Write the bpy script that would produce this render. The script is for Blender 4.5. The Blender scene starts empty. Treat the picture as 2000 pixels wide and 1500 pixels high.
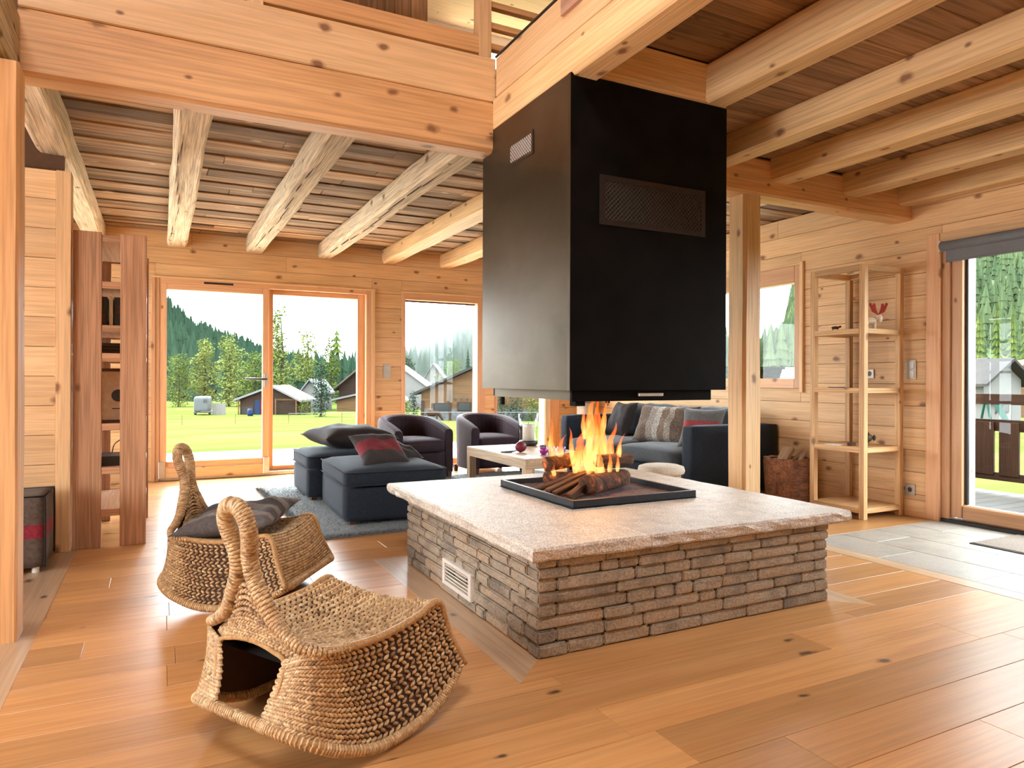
import bpy, bmesh, math, random
from mathutils import Vector, Matrix, noise
rad = math.radians
SC = bpy.context.scene
COL = SC.collection
RN = random.Random(11)

# ---------------------------------------------------------------- camera
YAW, ROLL, HCAM, FPX, PYC = rad(26.9), rad(0.2), 1.2, 1357.0, 742.0
FW = Vector((math.sin(YAW), math.cos(YAW), 0))
_r0 = Vector((math.cos(YAW), -math.sin(YAW), 0)); _u0 = Vector((0, 0, 1))
RT = _r0 * math.cos(ROLL) + _u0 * math.sin(ROLL)
UP = -_r0 * math.sin(ROLL) + _u0 * math.cos(ROLL)
cam_d = bpy.data.cameras.new('camera'); cam = bpy.data.objects.new('camera', cam_d); COL.objects.link(cam)
cam_d.sensor_width = 36.0; cam_d.lens = FPX * 36.0 / 2000.0; cam_d.shift_y = -(750.0 - PYC) / 2000.0
cam_d.clip_start = 0.05; cam_d.clip_end = 4000
cam.matrix_world = Matrix(((RT.x, UP.x, -FW.x, 0), (RT.y, UP.y, -FW.y, 0), (RT.z, UP.z, -FW.z, HCAM), (0, 0, 0, 1)))
SC.camera = cam

def W(px, py, d):
    """world point at depth d (metres along the view axis) behind photo pixel (px, py)"""
    return Vector((0, 0, HCAM)) + (FW + RT * ((px - 1000) / FPX) + UP * ((PYC - py) / FPX)) * d

# ---------------------------------------------------------------- world (bright overcast sky), exposure
world = bpy.data.worlds.new('overcast_sky'); SC.world = world; world.use_nodes = True
wn = world.node_tree.nodes; wl = world.node_tree.links
bg = wn['Background']
tc = wn.new('ShaderNodeTexCoord'); sep = wn.new('ShaderNodeSeparateXYZ'); wl.new(tc.outputs['Generated'], sep.inputs[0])
rmp = wn.new('ShaderNodeValToRGB'); wl.new(sep.outputs[2], rmp.inputs[0])
rmp.color_ramp.elements[0].position = 0.0; rmp.color_ramp.elements[0].color = (0.92, 0.96, 1.0, 1)
rmp.color_ramp.elements[1].position = 0.6; rmp.color_ramp.elements[1].color = (0.86, 0.93, 1.0, 1)
wl.new(rmp.outputs[0], bg.inputs[0]); bg.inputs[1].default_value = 13.0
SC.view_settings.view_transform = 'Standard'
SC.view_settings.look = 'None'
SC.view_settings.gamma = 1.0
SC.view_settings.use_curve_mapping = False
SC.view_settings.exposure = 0.68
SC.cycles.max_bounces = 6; SC.cycles.diffuse_bounces = 4; SC.cycles.glossy_bounces = 3; SC.cycles.volume_bounces = 0
SC.cycles.transparent_max_bounces = 12; SC.cycles.sample_clamp_indirect = 20.0
SC.cycles.use_light_tree = False
SC.cycles.caustics_reflective = False; SC.cycles.caustics_refractive = False

sun_d = bpy.data.lights.new('hazy_sun', 'SUN'); sun_d.energy = 20.0; sun_d.angle = rad(18); sun_d.color = (1.0, 0.94, 0.86)
sun = bpy.data.objects.new('hazy_sun', sun_d); COL.objects.link(sun)
sun.rotation_euler = Vector((0.30, -0.47, -0.83)).to_track_quat('-Z', 'Y').to_euler()

def portal(name, loc, size, normal):
    """daylight portal filling a window opening (guides sky sampling, emits nothing itself)"""
    ld = bpy.data.lights.new(name, 'AREA'); ld.shape = 'RECTANGLE'; ld.size, ld.size_y = size
    ld.cycles.is_portal = True
    o = bpy.data.objects.new(name, ld); COL.objects.link(o); o.location = loc
    o.rotation_euler = Vector(normal).to_track_quat('-Z', 'Y').to_euler()
    return o
portal('daylight_far_wall', (2.7, 9.4, 1.25), (5.6, 2.5), (0, -1, 0))
portal('daylight_right_door', (6.3, 2.5, 1.2), (2.4, 2.3), (-1, 0, 0))
portal('added_gable_daylight', (4.7, 9.4, 5.3), (2.2, 1.4), (0, -1, 0))  # portal in the added gable opening
portal('daylight_small_window', (6.3, 6.0, 1.7), (1.2, 2.0), (-1, 0, 0))
portal('daylight_alcove', (-1.85, 7.6, 1.25), (2.4, 2.7), (1, 0, 0))
portal('added_roof_daylight', (-1.0, 0.0, 6.3), (2.0, 2.6), (0, 0, -1))  # portal in the unseen roof opening added as fill
portal('added_left_daylight', (-4.3, 2.4, 1.6), (1.6, 3.6), (1, 0, 0))  # portal in the unseen left opening added as fill

# ---------------------------------------------------------------- helpers
def link(o, parent=None):
    COL.objects.link(o)
    if parent is not None: o.parent = parent
    return o
def tag(o, label=None, cat=None, group=None, kind=None):
    if label: o['label'] = label
    if cat: o['category'] = cat
    if group: o['group'] = group
    if kind: o['kind'] = kind
    return o
def empty(name, loc=(0, 0, 0), rz=0.0, label=None, cat=None, group=None, parent=None):
    o = bpy.data.objects.new(name, None); o.location = loc; o.rotation_euler = (0, 0, rz)
    o.empty_display_size = 0.1
    link(o, parent); return tag(o, label, cat, group)
def copy_tree(o, parent=None):
    c = o.copy(); COL.objects.link(c); c.parent = parent
    for ch in list(o.children): copy_tree(ch, c)
    return c
def inst(name, me, mat=None, parent=None, loc=(0, 0, 0), rot=(0, 0, 0), sc=(1, 1, 1)):
    if mat is not None and not me.materials: me.materials.append(mat)
    o = bpy.data.objects.new(name, me); o.location = loc; o.rotation_euler = rot; o.scale = sc
    return link(o, parent)

class MB:
    def __init__(s): s.v = []; s.f = []; s.m = []; s.mi = 0
    def add(s, vs, fs, M=None):
        b = len(s.v)
        s.v += [tuple(M @ Vector(v)) if M is not None else tuple(v) for v in vs]
        s.f += [tuple(i + b for i in f) for f in fs]; s.m += [s.mi] * len(fs)
        return s
    def box(s, x0, x1, y0, y1, z0, z1, M=None):
        return s.add([(x0, y0, z0), (x1, y0, z0), (x1, y1, z0), (x0, y1, z0), (x0, y0, z1), (x1, y0, z1), (x1, y1, z1), (x0, y1, z1)],
                     [(0, 3, 2, 1), (4, 5, 6, 7), (0, 1, 5, 4), (1, 2, 6, 5), (2, 3, 7, 6), (3, 0, 4, 7)], M)
    def loft(s, rings, closed=True, cap=True, M=None):
        n = len(rings[0]); vs = [p for r in rings for p in r]; fs = []
        for i in range(len(rings) - 1):
            for j in range(n if closed else n - 1):
                a = i * n + j; b = i * n + (j + 1) % n
                fs.append((a, b, b + n, a + n))
        if cap and closed:
            fs.append(tuple(range(n - 1, -1, -1))); k = (len(rings) - 1) * n; fs.append(tuple(range(k, k + n)))
        return s.add(vs, fs, M)
    def tube(s, pts, r, n=8, closed=False, M=None, flat=1.0):
        pts = [Vector(p) for p in pts]; m = len(pts); rings = []
        up = Vector((0, 0, 1)); prev = None
        for i, p in enumerate(pts):
            a = pts[(i - 1) % m] if (closed or i > 0) else p
            b = pts[(i + 1) % m] if (closed or i < m - 1) else p
            t = (b - a).normalized()
            if prev is None:
                ref = up if abs(t.z) < 0.9 else Vector((1, 0, 0)); nx = t.cross(ref).normalized()
            else:
                nx = (prev - t * prev.dot(t)).normalized()
            prev = nx; ny = t.cross(nx)
            rr = r[i] if isinstance(r, (list, tuple)) else r
            rings.append([p + nx * (rr * math.cos(2 * math.pi * k / n)) + ny * (rr * flat * math.sin(2 * math.pi * k / n)) for k in range(n)])
        if closed: rings.append(rings[0])
        return s.loft(rings, True, not closed, M)
    def cyl(s, p0, p1, r0, r1=None, n=12, M=None):
        return s.tube([p0, p1], [r0, r0 if r1 is None else r1], n, M=M)
    def lathe(s, prof, n=24, c=(0, 0, 0), M=None):
        rings = [[(c[0] + r * math.cos(2 * math.pi * k / n), c[1] + r * math.sin(2 * math.pi * k / n), c[2] + z) for k in range(n)] for r, z in prof]
        return s.loft(rings, True, True, M)
    def ball(s, c, r, nu=12, nv=8, M=None):
        if not isinstance(r, (list, tuple)): r = (r, r, r)
        rings = []
        for j in range(nv + 1):
            t = math.pi * (j + 0.0) / nv; st = max(math.sin(t), 0.02)
            rings.append([(c[0] + r[0] * st * math.cos(2 * math.pi * k / nu), c[1] + r[1] * st * math.sin(2 * math.pi * k / nu), c[2] - r[2] * math.cos(t)) for k in range(nu)])
        return s.loft(rings, True, True, M)
    def mesh(s, name, mats, smooth=False):
        me = bpy.data.meshes.new(name); me.from_pydata(s.v, [], s.f)
        if not isinstance(mats, (list, tuple)): mats = [mats]
        for m in mats: me.materials.append(m)
        if len(mats) > 1: me.polygons.foreach_set('material_index', s.m)
        if smooth: me.polygons.foreach_set('use_smooth', [True] * len(me.polygons))
        me.update(); return me
    def build(s, name, mats, parent=None, smooth=False, bevel=0.0, seg=2, loc=(0, 0, 0), rot=(0, 0, 0), sub=0):
        o = bpy.data.objects.new(name, s.mesh(name, mats, smooth)); o.location = loc; o.rotation_euler = rot
        link(o, parent)
        if bevel:
            b = o.modifiers.new('bevel', 'BEVEL'); b.width = bevel; b.segments = seg; b.limit_method = 'ANGLE'; b.angle_limit = rad(40)
        if sub:
            b = o.modifiers.new('sub', 'SUBSURF'); b.levels = sub; b.render_levels = sub
        return o

_bc = {}
def chamfer_mesh(L, w, h, b, mat):
    """box with chamfered edges, length along local X; cached and shared"""
    k = (round(L, 3), round(w, 3), round(h, 3), round(b, 4), mat.name)
    if k in _bc: return _bc[k]
    bm = bmesh.new(); bmesh.ops.create_cube(bm, size=1.0)
    for v in bm.verts: v.co = Vector((v.co.x * L, v.co.y * w, v.co.z * h))
    if b > 0: bmesh.ops.bevel(bm, geom=bm.edges[:], offset=min(b, 0.3 * min(L, w, h)), segments=1, affect='EDGES')
    me = bpy.data.meshes.new('board'); bm.to_mesh(me); bm.free(); me.materials.append(mat); _bc[k] = me
    return me
AX = {'x': (0, 0, 0), 'y': (0, 0, math.pi / 2), 'z': (0, -math.pi / 2, 0)}
def board(name, x0, x1, y0, y1, z0, z1, axis, mat, parent=None, b=0.002):
    dx, dy, dz = x1 - x0, y1 - y0, z1 - z0
    L, w, h = {'x': (dx, dy, dz), 'y': (dy, dx, dz), 'z': (dz, dy, dx)}[axis]
    me = chamfer_mesh(L, w, h, b, mat)
    return inst(name, me, None, parent, ((x0 + x1) / 2, (y0 + y1) / 2, (z0 + z1) / 2), AX[axis])

def hewn(name, p0, p1, w, h, mat, parent=None, amp=0.006, cham=0.018, seg=26, seed=0, wane=0.0):
    """hand-hewn beam: chamfered section with uneven faces, local X along its length"""
    p0, p1 = Vector(p0), Vector(p1); L = (p1 - p0).length; mb = MB(); rings = []
    a, c = w / 2, h / 2
    prof = [(-a + cham, -c), (0, -c), (a - cham, -c), (a, -c + cham), (a, 0), (a, c - cham), (a - cham, c), (0, c), (-a + cham, c), (-a, c - cham), (-a, 0), (-a, -c + cham)]
    for i in range(seg + 1):
        x = L * i / seg - L / 2; r = []
        for (y, z) in prof:
            q = Vector((x * 1.7 + seed * 9.1, y * 5, z * 5 + seed))
            dn = noise.noise_vector(q) * amp; k = 1 + wane * noise.noise(Vector((x * 0.9, seed * 3.3, 1 if z < 0 else 5)))
            r.append((x, y * k + dn.y, z + (dn.z if z < c - 1e-4 else 0)))
        rings.append(r)
    mb.loft(rings)
    d = (p1 - p0).normalized(); o = mb.build(name, mat, parent, loc=(p0 + p1) / 2)
    if abs(d.z) > 0.9: o.rotation_euler = AX['z']
    else: o.rotation_euler = (0, 0, math.atan2(d.y, d.x))
    return o

def softbox_data(a, b, c, r, n=7, puff=0.0, wob=0.0, seed=0):
    """rounded box, half sizes a b c, corner radius r, optional puffed top"""
    bm = bmesh.new(); bmesh.ops.create_cube(bm, size=2.0); bmesh.ops.subdivide_edges(bm, edges=bm.edges[:], cuts=n, use_grid_fill=True)
    for v in bm.verts:
        p = v.co.copy(); e = Vector((a, b, c)); q = Vector((p.x * a, p.y * b, p.z * c))
        def warp(t, s):
            k = max(s - r, 1e-4) / s
            return math.copysign((abs(t) ** 0.55 if False else abs(t)), t)
        core = Vector([max(-(s - r), min(s - r, t)) for t, s in zip(q, e)])
        d = q - core
        # push towards rounded surface
        if d.length > 1e-6: q = core + d.normalized() * r
        if puff:
            k = max(0, 1 - (q.x / a) ** 2) * max(0, 1 - (q.y / b) ** 2)
            if q.z > 0: q.z += puff * math.sqrt(k) * min(1.0, q.z / c)
        if wob: q += noise.noise_vector(Vector((q.x * 6 + seed, q.y * 6, q.z * 6))) * wob
        v.co = q
    vs = [tuple(v.co) for v in bm.verts]; bm.verts.index_update(); fs = [tuple(v.index for v in f.verts) for f in bm.faces]
    bm.free(); return vs, fs
def softbox(name, c, half, r, mat, parent=None, n=7, puff=0.0, wob=0.0, rot=(0, 0, 0), seed=0):
    vs, fs = softbox_data(*half, r, n, puff, wob, seed)
    return MB().add(vs, fs).build(name, mat, parent, smooth=True, loc=c, rot=rot)
def pillow_mesh(name, a, b, h, mat, n=18, wob=0.012, seed=0, pinch=0.12):
    """scatter cushion lying flat: half sizes a, b, half thickness h, pointed corners, creased"""
    mb = MB(); vs = []; fs = []
    for sgn in (1, -1):
        base = len(vs)
        for i in range(n + 1):
            for j in range(n + 1):
                x = -1 + 2 * i / n; y = -1 + 2 * j / n
                t = max(0, (1 - x ** 4)) ** 0.62 * max(0, (1 - y ** 4)) ** 0.62
                px = x * (1 - pinch * (1 - y * y) * x * x); py = y * (1 - pinch * (1 - x * x) * y * y)
                w = noise.noise(Vector((x * 2.3 + seed, y * 2.3, sgn * 2.0))) * wob * t * 2
                vs.append((px * a, py * b, sgn * (h * t + w)))
        for i in range(n):
            for j in range(n):
                q = base + i * (n + 1) + j
                f = (q, q + n + 1, q + n + 2, q + 1)
                fs.append(f if sgn > 0 else f[::-1])
    mb.add(vs, fs); me = mb.mesh(name, mat, True)
    bm = bmesh.new(); bm.from_mesh(me); bmesh.ops.remove_doubles(bm, verts=bm.verts[:], dist=1e-5); bm.to_mesh(me); bm.free()
    return me
# ---------------------------------------------------------------- materials
def new_mat(name):
    m = bpy.data.materials.new(name); m.use_nodes = True
    return m, m.node_tree.nodes, m.node_tree.links, m.node_tree.nodes['Principled BSDF']
def ramp(nodes, stops):
    r = nodes.new('ShaderNodeValToRGB'); el = r.color_ramp.elements
    el[0].position, el[0].color = stops[0][0], (*stops[0][1], 1)
    el[1].position, el[1].color = stops[-1][0], (*stops[-1][1], 1)
    for p, c in stops[1:-1]:
        e = el.new(p); e.color = (*c, 1)
    return r
def coords(nodes, links, scale, rnd=True):
    key = ('base%d' % rnd)
    for nd in nodes:
        if nd.label == key:
            mp = nodes.new('ShaderNodeMapping'); mp.inputs['Scale'].default_value = scale; links.new(nd.outputs['Vector' if rnd else 'Object'], mp.inputs[0]); return mp.outputs[0]
    t = nodes.new('ShaderNodeTexCoord'); out = t.outputs['Object']
    if rnd:
        oi = nodes.new('ShaderNodeObjectInfo'); mu = nodes.new('ShaderNodeMath'); mu.operation = 'MULTIPLY'; mu.inputs[1].default_value = 53.0
        links.new(oi.outputs['Random'], mu.inputs[0])
        ad = nodes.new('ShaderNodeVectorMath'); ad.operation = 'ADD'; links.new(out, ad.inputs[0]); links.new(mu.outputs[0], ad.inputs[1]); out = ad.outputs[0]; ad.label = key
    else: t.label = key
    mp = nodes.new('ShaderNodeMapping'); mp.inputs['Scale'].default_value = scale; links.new(out, mp.inputs[0])
    return mp.outputs[0]
def tex_noise(nodes, links, vec, scale=1.0, detail=4.0, dist=0.0, rough=0.55):
    n = nodes.new('ShaderNodeTexNoise'); n.inputs['Scale'].default_value = scale; n.inputs['Detail'].default_value = detail
    n.inputs['Distortion'].default_value = dist; n.inputs['Roughness'].default_value = rough
    links.new(vec, n.inputs['Vector']); return n.outputs['Fac']
def mix(nodes, links, a, b, fac, mode='MIX'):
    m = nodes.new('ShaderNodeMix'); m.data_type = 'RGBA'; m.blend_type = mode
    for sock, val in ((m.inputs[0], fac), (m.inputs[6], a), (m.inputs[7], b)):
        if isinstance(val, (int, float)): sock.default_value = val
        elif isinstance(val, tuple): sock.default_value = (*val, 1)
        else: links.new(val, sock)
    return m.outputs[2]
def bump(nodes, links, h, bsdf, strength=0.2, dist=0.01):
    b = nodes.new('ShaderNodeBump'); b.inputs['Strength'].default_value = strength; b.inputs['Distance'].default_value = dist
    links.new(h, b.inputs['Height']); links.new(b.outputs[0], bsdf.inputs['Normal'])
def wood(name, light, dark, knot=(0.20, 0.085, 0.035), rough=0.55, grain=(0.9, 11, 11), knots=0.5, var=0.22, bmp=0.25, streak=0.45, spec=0.3, knot_sc=(2.6, 4.2), kr=0.10):
    m, N, L, B = new_mat(name)
    v = coords(N, L, grain)
    g = tex_noise(N, L, v, 1.0, 3, 1.1)
    base = ramp(N, [(0.22, dark), (0.74, light)]); L.new(g, base.inputs[0])
    v2 = coords(N, L, (grain[0] * 2.5, grain[1] * 7, grain[2] * 7))
    f = tex_noise(N, L, v2, 1.0, 2, 0.0)
    fr = ramp(N, [(0.35, (1 - streak,) * 3), (0.6, (1, 1, 1))]); L.new(f, fr.inputs[0])
    col = mix(N, L, base.outputs[0], fr.outputs[0], 0.8, 'MULTIPLY')
    if knots:
        v3 = coords(N, L, (1, 1, 1)); sp = N.new('ShaderNodeSeparateXYZ'); L.new(v3, sp.inputs[0])
        yz = N.new('ShaderNodeMath'); yz.operation = 'ADD'; L.new(sp.outputs[1], yz.inputs[0]); L.new(sp.outputs[2], yz.inputs[1])
        mx_ = N.new('ShaderNodeMath'); mx_.operation = 'MULTIPLY'; mx_.inputs[1].default_value = knot_sc[0]; L.new(sp.outputs[0], mx_.inputs[0])
        my_ = N.new('ShaderNodeMath'); my_.operation = 'MULTIPLY'; my_.inputs[1].default_value = knot_sc[1]; L.new(yz.outputs[0], my_.inputs[0])
        cb = N.new('ShaderNodeCombineXYZ'); L.new(mx_.outputs[0], cb.inputs[0]); L.new(my_.outputs[0], cb.inputs[1])
        vo = N.new('ShaderNodeTexVoronoi'); vo.voronoi_dimensions = '2D'; vo.inputs['Scale'].default_value = 1.0; L.new(cb.outputs[0], vo.inputs['Vector'])
        kk = ramp(N, [(kr * 0.35, (0.9,) * 3), (kr * 0.6, (0.5,) * 3), (kr, (0, 0, 0))])
        sx = N.new('ShaderNodeSeparateColor'); L.new(vo.outputs['Color'], sx.inputs[0])
        sz = N.new('ShaderNodeMath'); sz.operation = 'ADD'; sz.inputs[1].default_value = 0.55; L.new(sx.outputs[1], sz.inputs[0]); dv = N.new('ShaderNodeMath'); dv.operation = 'DIVIDE'; L.new(vo.outputs['Distance'], dv.inputs[0]); L.new(sz.outputs[0], dv.inputs[1])
        wn_ = tex_noise(N, L, coords(N, L, (30, 30, 30)), 1.0, 0); wa = N.new('ShaderNodeMath'); wa.operation = 'MULTIPLY_ADD'; L.new(wn_, wa.inputs[0]); wa.inputs[1].default_value = 0.05; L.new(dv.outputs[0], wa.inputs[2]); wb = N.new('ShaderNodeMath'); wb.operation = 'SUBTRACT'; L.new(wa.outputs[0], wb.inputs[0]); wb.inputs[1].default_value = 0.025; L.new(wb.outputs[0], kk.inputs[0])
        gt = N.new('ShaderNodeMath'); gt.operation = 'LESS_THAN'; gt.inputs[1].default_value = knots; L.new(sx.outputs[0], gt.inputs[0])
        mu = N.new('ShaderNodeMath'); mu.operation = 'MULTIPLY'; L.new(kk.outputs[0], mu.inputs[0]); L.new(gt.outputs[0], mu.inputs[1])
        col = mix(N, L, col, knot, mu.outputs[0])
    oi = N.new('ShaderNodeObjectInfo'); mr = N.new('ShaderNodeMapRange'); L.new(oi.outputs['Random'], mr.inputs[0])
    mr.inputs[3].default_value = 1 - var; mr.inputs[4].default_value = 1 + var * 0.6
    hs = N.new('ShaderNodeHueSaturation'); L.new(col, hs.inputs['Color']); L.new(mr.outputs[0], hs.inputs['Value'])
    L.new(hs.outputs[0], B.inputs['Base Color'])
    B.inputs['Roughness'].default_value = rough; B.inputs['Specular IOR Level'].default_value = spec
    if bmp: bump(N, L, f, B, bmp, 0.004)
    return m
def plain(name, col, rough=0.6, metal=0.0, noise_amt=0.12, sc=30.0, bmp=0.0, spec=0.4, sheen=0.0, sheen_col=None):
    m, N, L, B = new_mat(name)
    v = coords(N, L, (sc, sc, sc)); n = tex_noise(N, L, v, 1.0, 4)
    r = ramp(N, [(0.3, tuple(c * (1 - noise_amt) for c in col)), (0.7, tuple(min(1, c * (1 + noise_amt)) for c in col))]); L.new(n, r.inputs[0])
    L.new(r.outputs[0], B.inputs['Base Color']); B.inputs['Roughness'].default_value = rough; B.inputs['Metallic'].default_value = metal
    B.inputs['Specular IOR Level'].default_value = spec
    if sheen:
        B.inputs['Sheen Weight'].default_value = sheen
        if sheen_col: B.inputs['Sheen Tint'].default_value = (*sheen_col, 1)
    if bmp: bump(N, L, n, B, bmp, 0.004)
    return m
def striped(name, stops, axis, lo, hi, rough=0.9, sc=60, bmp=0.3, weave=0.25):
    """bands across one object axis (a woven pattern), hard edged"""
    m, N, L, B = new_mat(name)
    t = N.new('ShaderNodeTexCoord'); s = N.new('ShaderNodeSeparateXYZ'); L.new(t.outputs['Object'], s.inputs[0])
    mr = N.new('ShaderNodeMapRange'); mr.inputs[1].default_value = lo; mr.inputs[2].default_value = hi; L.new(s.outputs[axis], mr.inputs[0])
    r = ramp(N, stops); r.color_ramp.interpolation = 'CONSTANT'; L.new(mr.outputs[0], r.inputs[0])
    v = coords(N, L, (sc, sc, sc)); n = tex_noise(N, L, v, 1.0, 3)
    rr = ramp(N, [(0.3, (1 - weave * 1.6,) * 3), (0.7, (1, 1, 1))]); L.new(n, rr.inputs[0])
    L.new(mix(N, L, r.outputs[0], rr.outputs[0], 1.0, 'MULTIPLY'), B.inputs['Base Color']); B.inputs['Roughness'].default_value = rough
    bump(N, L, n, B, bmp, 0.003); B.inputs['Sheen Weight'].default_value = 0.05
    return m
def stone(name, stops, sc=9.0, rough=0.85, bmp=0.6, speck=0.35, spsc=90, var=0.35):
    m, N, L, B = new_mat(name)
    oi = N.new('ShaderNodeObjectInfo'); v = coords(N, L, (sc, sc, sc)); n = tex_noise(N, L, v, 1.0, 6, 0.3)
    ad = N.new('ShaderNodeMath'); ad.operation = 'MULTIPLY_ADD'; ad.inputs[1].default_value = var; L.new(oi.outputs['Random'], ad.inputs[0]); L.new(n, ad.inputs[2])
    sb = N.new('ShaderNodeMath'); sb.operation = 'SUBTRACT'; sb.inputs[1].default_value = var / 2; L.new(ad.outputs[0], sb.inputs[0])
    r = ramp(N, stops); L.new(sb.outputs[0], r.inputs[0])
    v2 = coords(N, L, (spsc,) * 3); s = tex_noise(N, L, v2, 1.0, 4)
    sr = ramp(N, [(0.36, (1 - speck,) * 3), (0.6, (1, 1, 1))]); L.new(s, sr.inputs[0])
    L.new(mix(N, L, r.outputs[0], sr.outputs[0], 1.0, 'MULTIPLY'), B.inputs['Base Color']); B.inputs['Roughness'].default_value = rough
    B.inputs['Specular IOR Level'].default_value = 0.35
    add = N.new('ShaderNodeMath'); add.operation = 'ADD'; L.new(n, add.inputs[0]); L.new(s, add.inputs[1]); bump(N, L, add.outputs[0], B, bmp, 0.012)
    return m

PINE = wood('pine_wall', (0.78, 0.51, 0.27), (0.70, 0.42, 0.20), rough=0.5, knots=0.5, streak=0.25, var=0.16)
PINE_PALE = wood('pine_pale', (0.80, 0.54, 0.30), (0.73, 0.46, 0.23), rough=0.5, knots=0.5, streak=0.2, var=0.1, knot_sc=(2.6, 4.2), kr=0.10)
PINE_BEAM = wood('pine_beam', (0.76, 0.44, 0.205), (0.66, 0.35, 0.145), rough=0.5, knots=0.55, streak=0.3, var=0.1, grain=(0.7, 9, 9), knot_sc=(2.6, 4.2), kr=0.10)
BEAM_R = wood('larch_beam', (0.80, 0.54, 0.28), (0.68, 0.42, 0.19), rough=0.5, knots=0.5, streak=0.3, var=0.12, grain=(0.8, 11, 11), knot_sc=(2.6, 4.2), kr=0.10)
WEATHER = wood('weathered_beam', (0.78, 0.63, 0.43), (0.58, 0.43, 0.26), knot=(0.14, 0.09, 0.05), rough=0.8, grain=(1.0, 16, 16), knots=0.35, bmp=0.5, streak=0.6)
OLDBOARD = wood('weathered_board', (0.66, 0.45, 0.26), (0.15, 0.07, 0.035), knot=(0.5, 0.38, 0.25), rough=0.8, grain=(0.55, 6.5, 6.5), knots=0.45, var=0.5, bmp=0.5, streak=0.7, knot_sc=(2.6, 4.2))
BROWNBOARD = wood('brown_ceiling_board', (0.42, 0.24, 0.12), (0.24, 0.125, 0.055), rough=0.7, grain=(0.8, 8, 8), var=0.3)
OAK = wood('oak_floor', (0.57, 0.285, 0.105), (0.46, 0.205, 0.066), knot=(0.035, 0.018, 0.01), rough=0.32, grain=(0.75, 9, 9), knots=0.35, var=0.22, bmp=0.08, streak=0.22, spec=0.42, knot_sc=(1.5, 3.2), kr=0.06)
OAK_BORDER = wood('oak_border', (0.58, 0.40, 0.25), (0.46, 0.29, 0.165), knot=(0.05, 0.03, 0.02), rough=0.3, grain=(0.7, 8, 8), knots=0.3, bmp=0.08, streak=0.3, spec=0.6, kr=0.10)  # pale boards; beside the plinth the paleness is reflected light put into the colour
WALNUT = wood('bookcase_wood', (0.62, 0.34, 0.19), (0.50, 0.25, 0.13), rough=0.45, grain=(0.8, 12, 12), knots=0.15)
SHELFPINE = wood('shelf_pine', (0.74, 0.46, 0.22), (0.64, 0.37, 0.16), rough=0.5, knots=0.15, grain=(0.8, 14, 14))
FRAMEW = wood('larch_window_frame', (0.72, 0.42, 0.235), (0.64, 0.35, 0.18), streak=0.2, rough=0.4, knots=0.1, grain=(0.8, 14, 14))
TABLEW = wood('limed_table', (0.62, 0.45, 0.30), (0.50, 0.34, 0.21), rough=0.45, knots=0.05, grain=(0.8, 16, 16))
DARKWOOD = wood('dark_stained_wood', (0.13, 0.055, 0.025), (0.07, 0.028, 0.012), rough=0.6, knots=0.1)
DECKW = wood('deck_pale', (0.66, 0.62, 0.56), (0.56, 0.52, 0.46), rough=0.8, knots=0.1)
DECKG = wood('deck_grey', (0.05, 0.043, 0.037), (0.03, 0.027, 0.022), rough=0.7, knots=0.1)
POSTOUT = wood('pale_post', (0.80, 0.68, 0.52), (0.72, 0.58, 0.42), rough=0.7, knots=0.3)
ROOT = wood('gnarled_root', (0.36, 0.15, 0.065), (0.10, 0.035, 0.02), rough=0.6, grain=(3, 9, 9), knots=0.3, bmp=0.8, streak=0.6)
LOGW = wood('charred_log', (0.22, 0.10, 0.045), (0.035, 0.018, 0.012), rough=0.85, grain=(3, 14, 14), knots=0.2, bmp=1.0, streak=0.7)
SPLITW = wood('split_firewood', (0.50, 0.33, 0.20), (0.34, 0.20, 0.11), rough=0.85, grain=(3, 20, 20), knots=0.1, bmp=0.8)
JOINT = plain('dark_joint', (0.09, 0.045, 0.02), 0.9)
JOINT_FLOOR = plain('floor_joint', (0.10, 0.05, 0.022), 0.8)
STONE = stone('walling_stone', [(0.22, (0.22, 0.185, 0.15)), (0.40, (0.34, 0.275, 0.20)), (0.54, (0.42, 0.345, 0.255)), (0.70, (0.45, 0.33, 0.215)), (0.86, (0.40, 0.36, 0.305))], 7.0)
MORTAR = plain('dark_mortar', (0.03, 0.024, 0.02), 0.95)
GRANITE = stone('granite_capstone', [(0.25, (0.56, 0.48, 0.40)), (0.5, (0.72, 0.63, 0.52)), (0.75, (0.80, 0.71, 0.60))], 12.0, rough=0.45, bmp=0.35, speck=0.55, spsc=130, var=0.12)
TILE = stone('stone_tile', [(0.25, (0.26, 0.23, 0.19)), (0.5, (0.33, 0.295, 0.245)), (0.8, (0.38, 0.34, 0.29))], 5.0, rough=0.42, bmp=0.05, speck=0.15, spsc=60, var=0.2)
GROUT = plain('grout', (0.46, 0.41, 0.34), 0.9)
# brushed dark steel for the hood
HOODM, N_, L_, B_ = new_mat('waxed_steel')
_v = coords(N_, L_, (1.2, 1.2, 2.0)); _n = tex_noise(N_, L_, _v, 1.6, 6, 0.4)
_r = ramp(N_, [(0.25, (0.085, 0.073, 0.056)), (0.75, (0.15, 0.13, 0.102))]); L_.new(_n, _r.inputs[0]); L_.new(_r.outputs[0], B_.inputs['Base Color'])
_rr = N_.new('ShaderNodeMapRange'); L_.new(_n, _rr.inputs[0]); _rr.inputs[3].default_value = 0.28; _rr.inputs[4].default_value = 0.44; L_.new(_rr.outputs[0], B_.inputs['Roughness'])
B_.inputs['Metallic'].default_value = 1.0
BLACKM = plain('black_steel', (0.006, 0.005, 0.0045), 0.55, 0.0, 0.3, 6, spec=0.04)
TRAYM = plain('tray_steel', (0.045, 0.05, 0.06), 0.38, 0.7)
ASH = plain('ash_bed', (0.13, 0.085, 0.085), 0.95, noise_amt=0.5, sc=40, bmp=0.8)
CHROME = plain('chrome', (0.75, 0.75, 0.75), 0.2, 1.0, 0.03)
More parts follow.
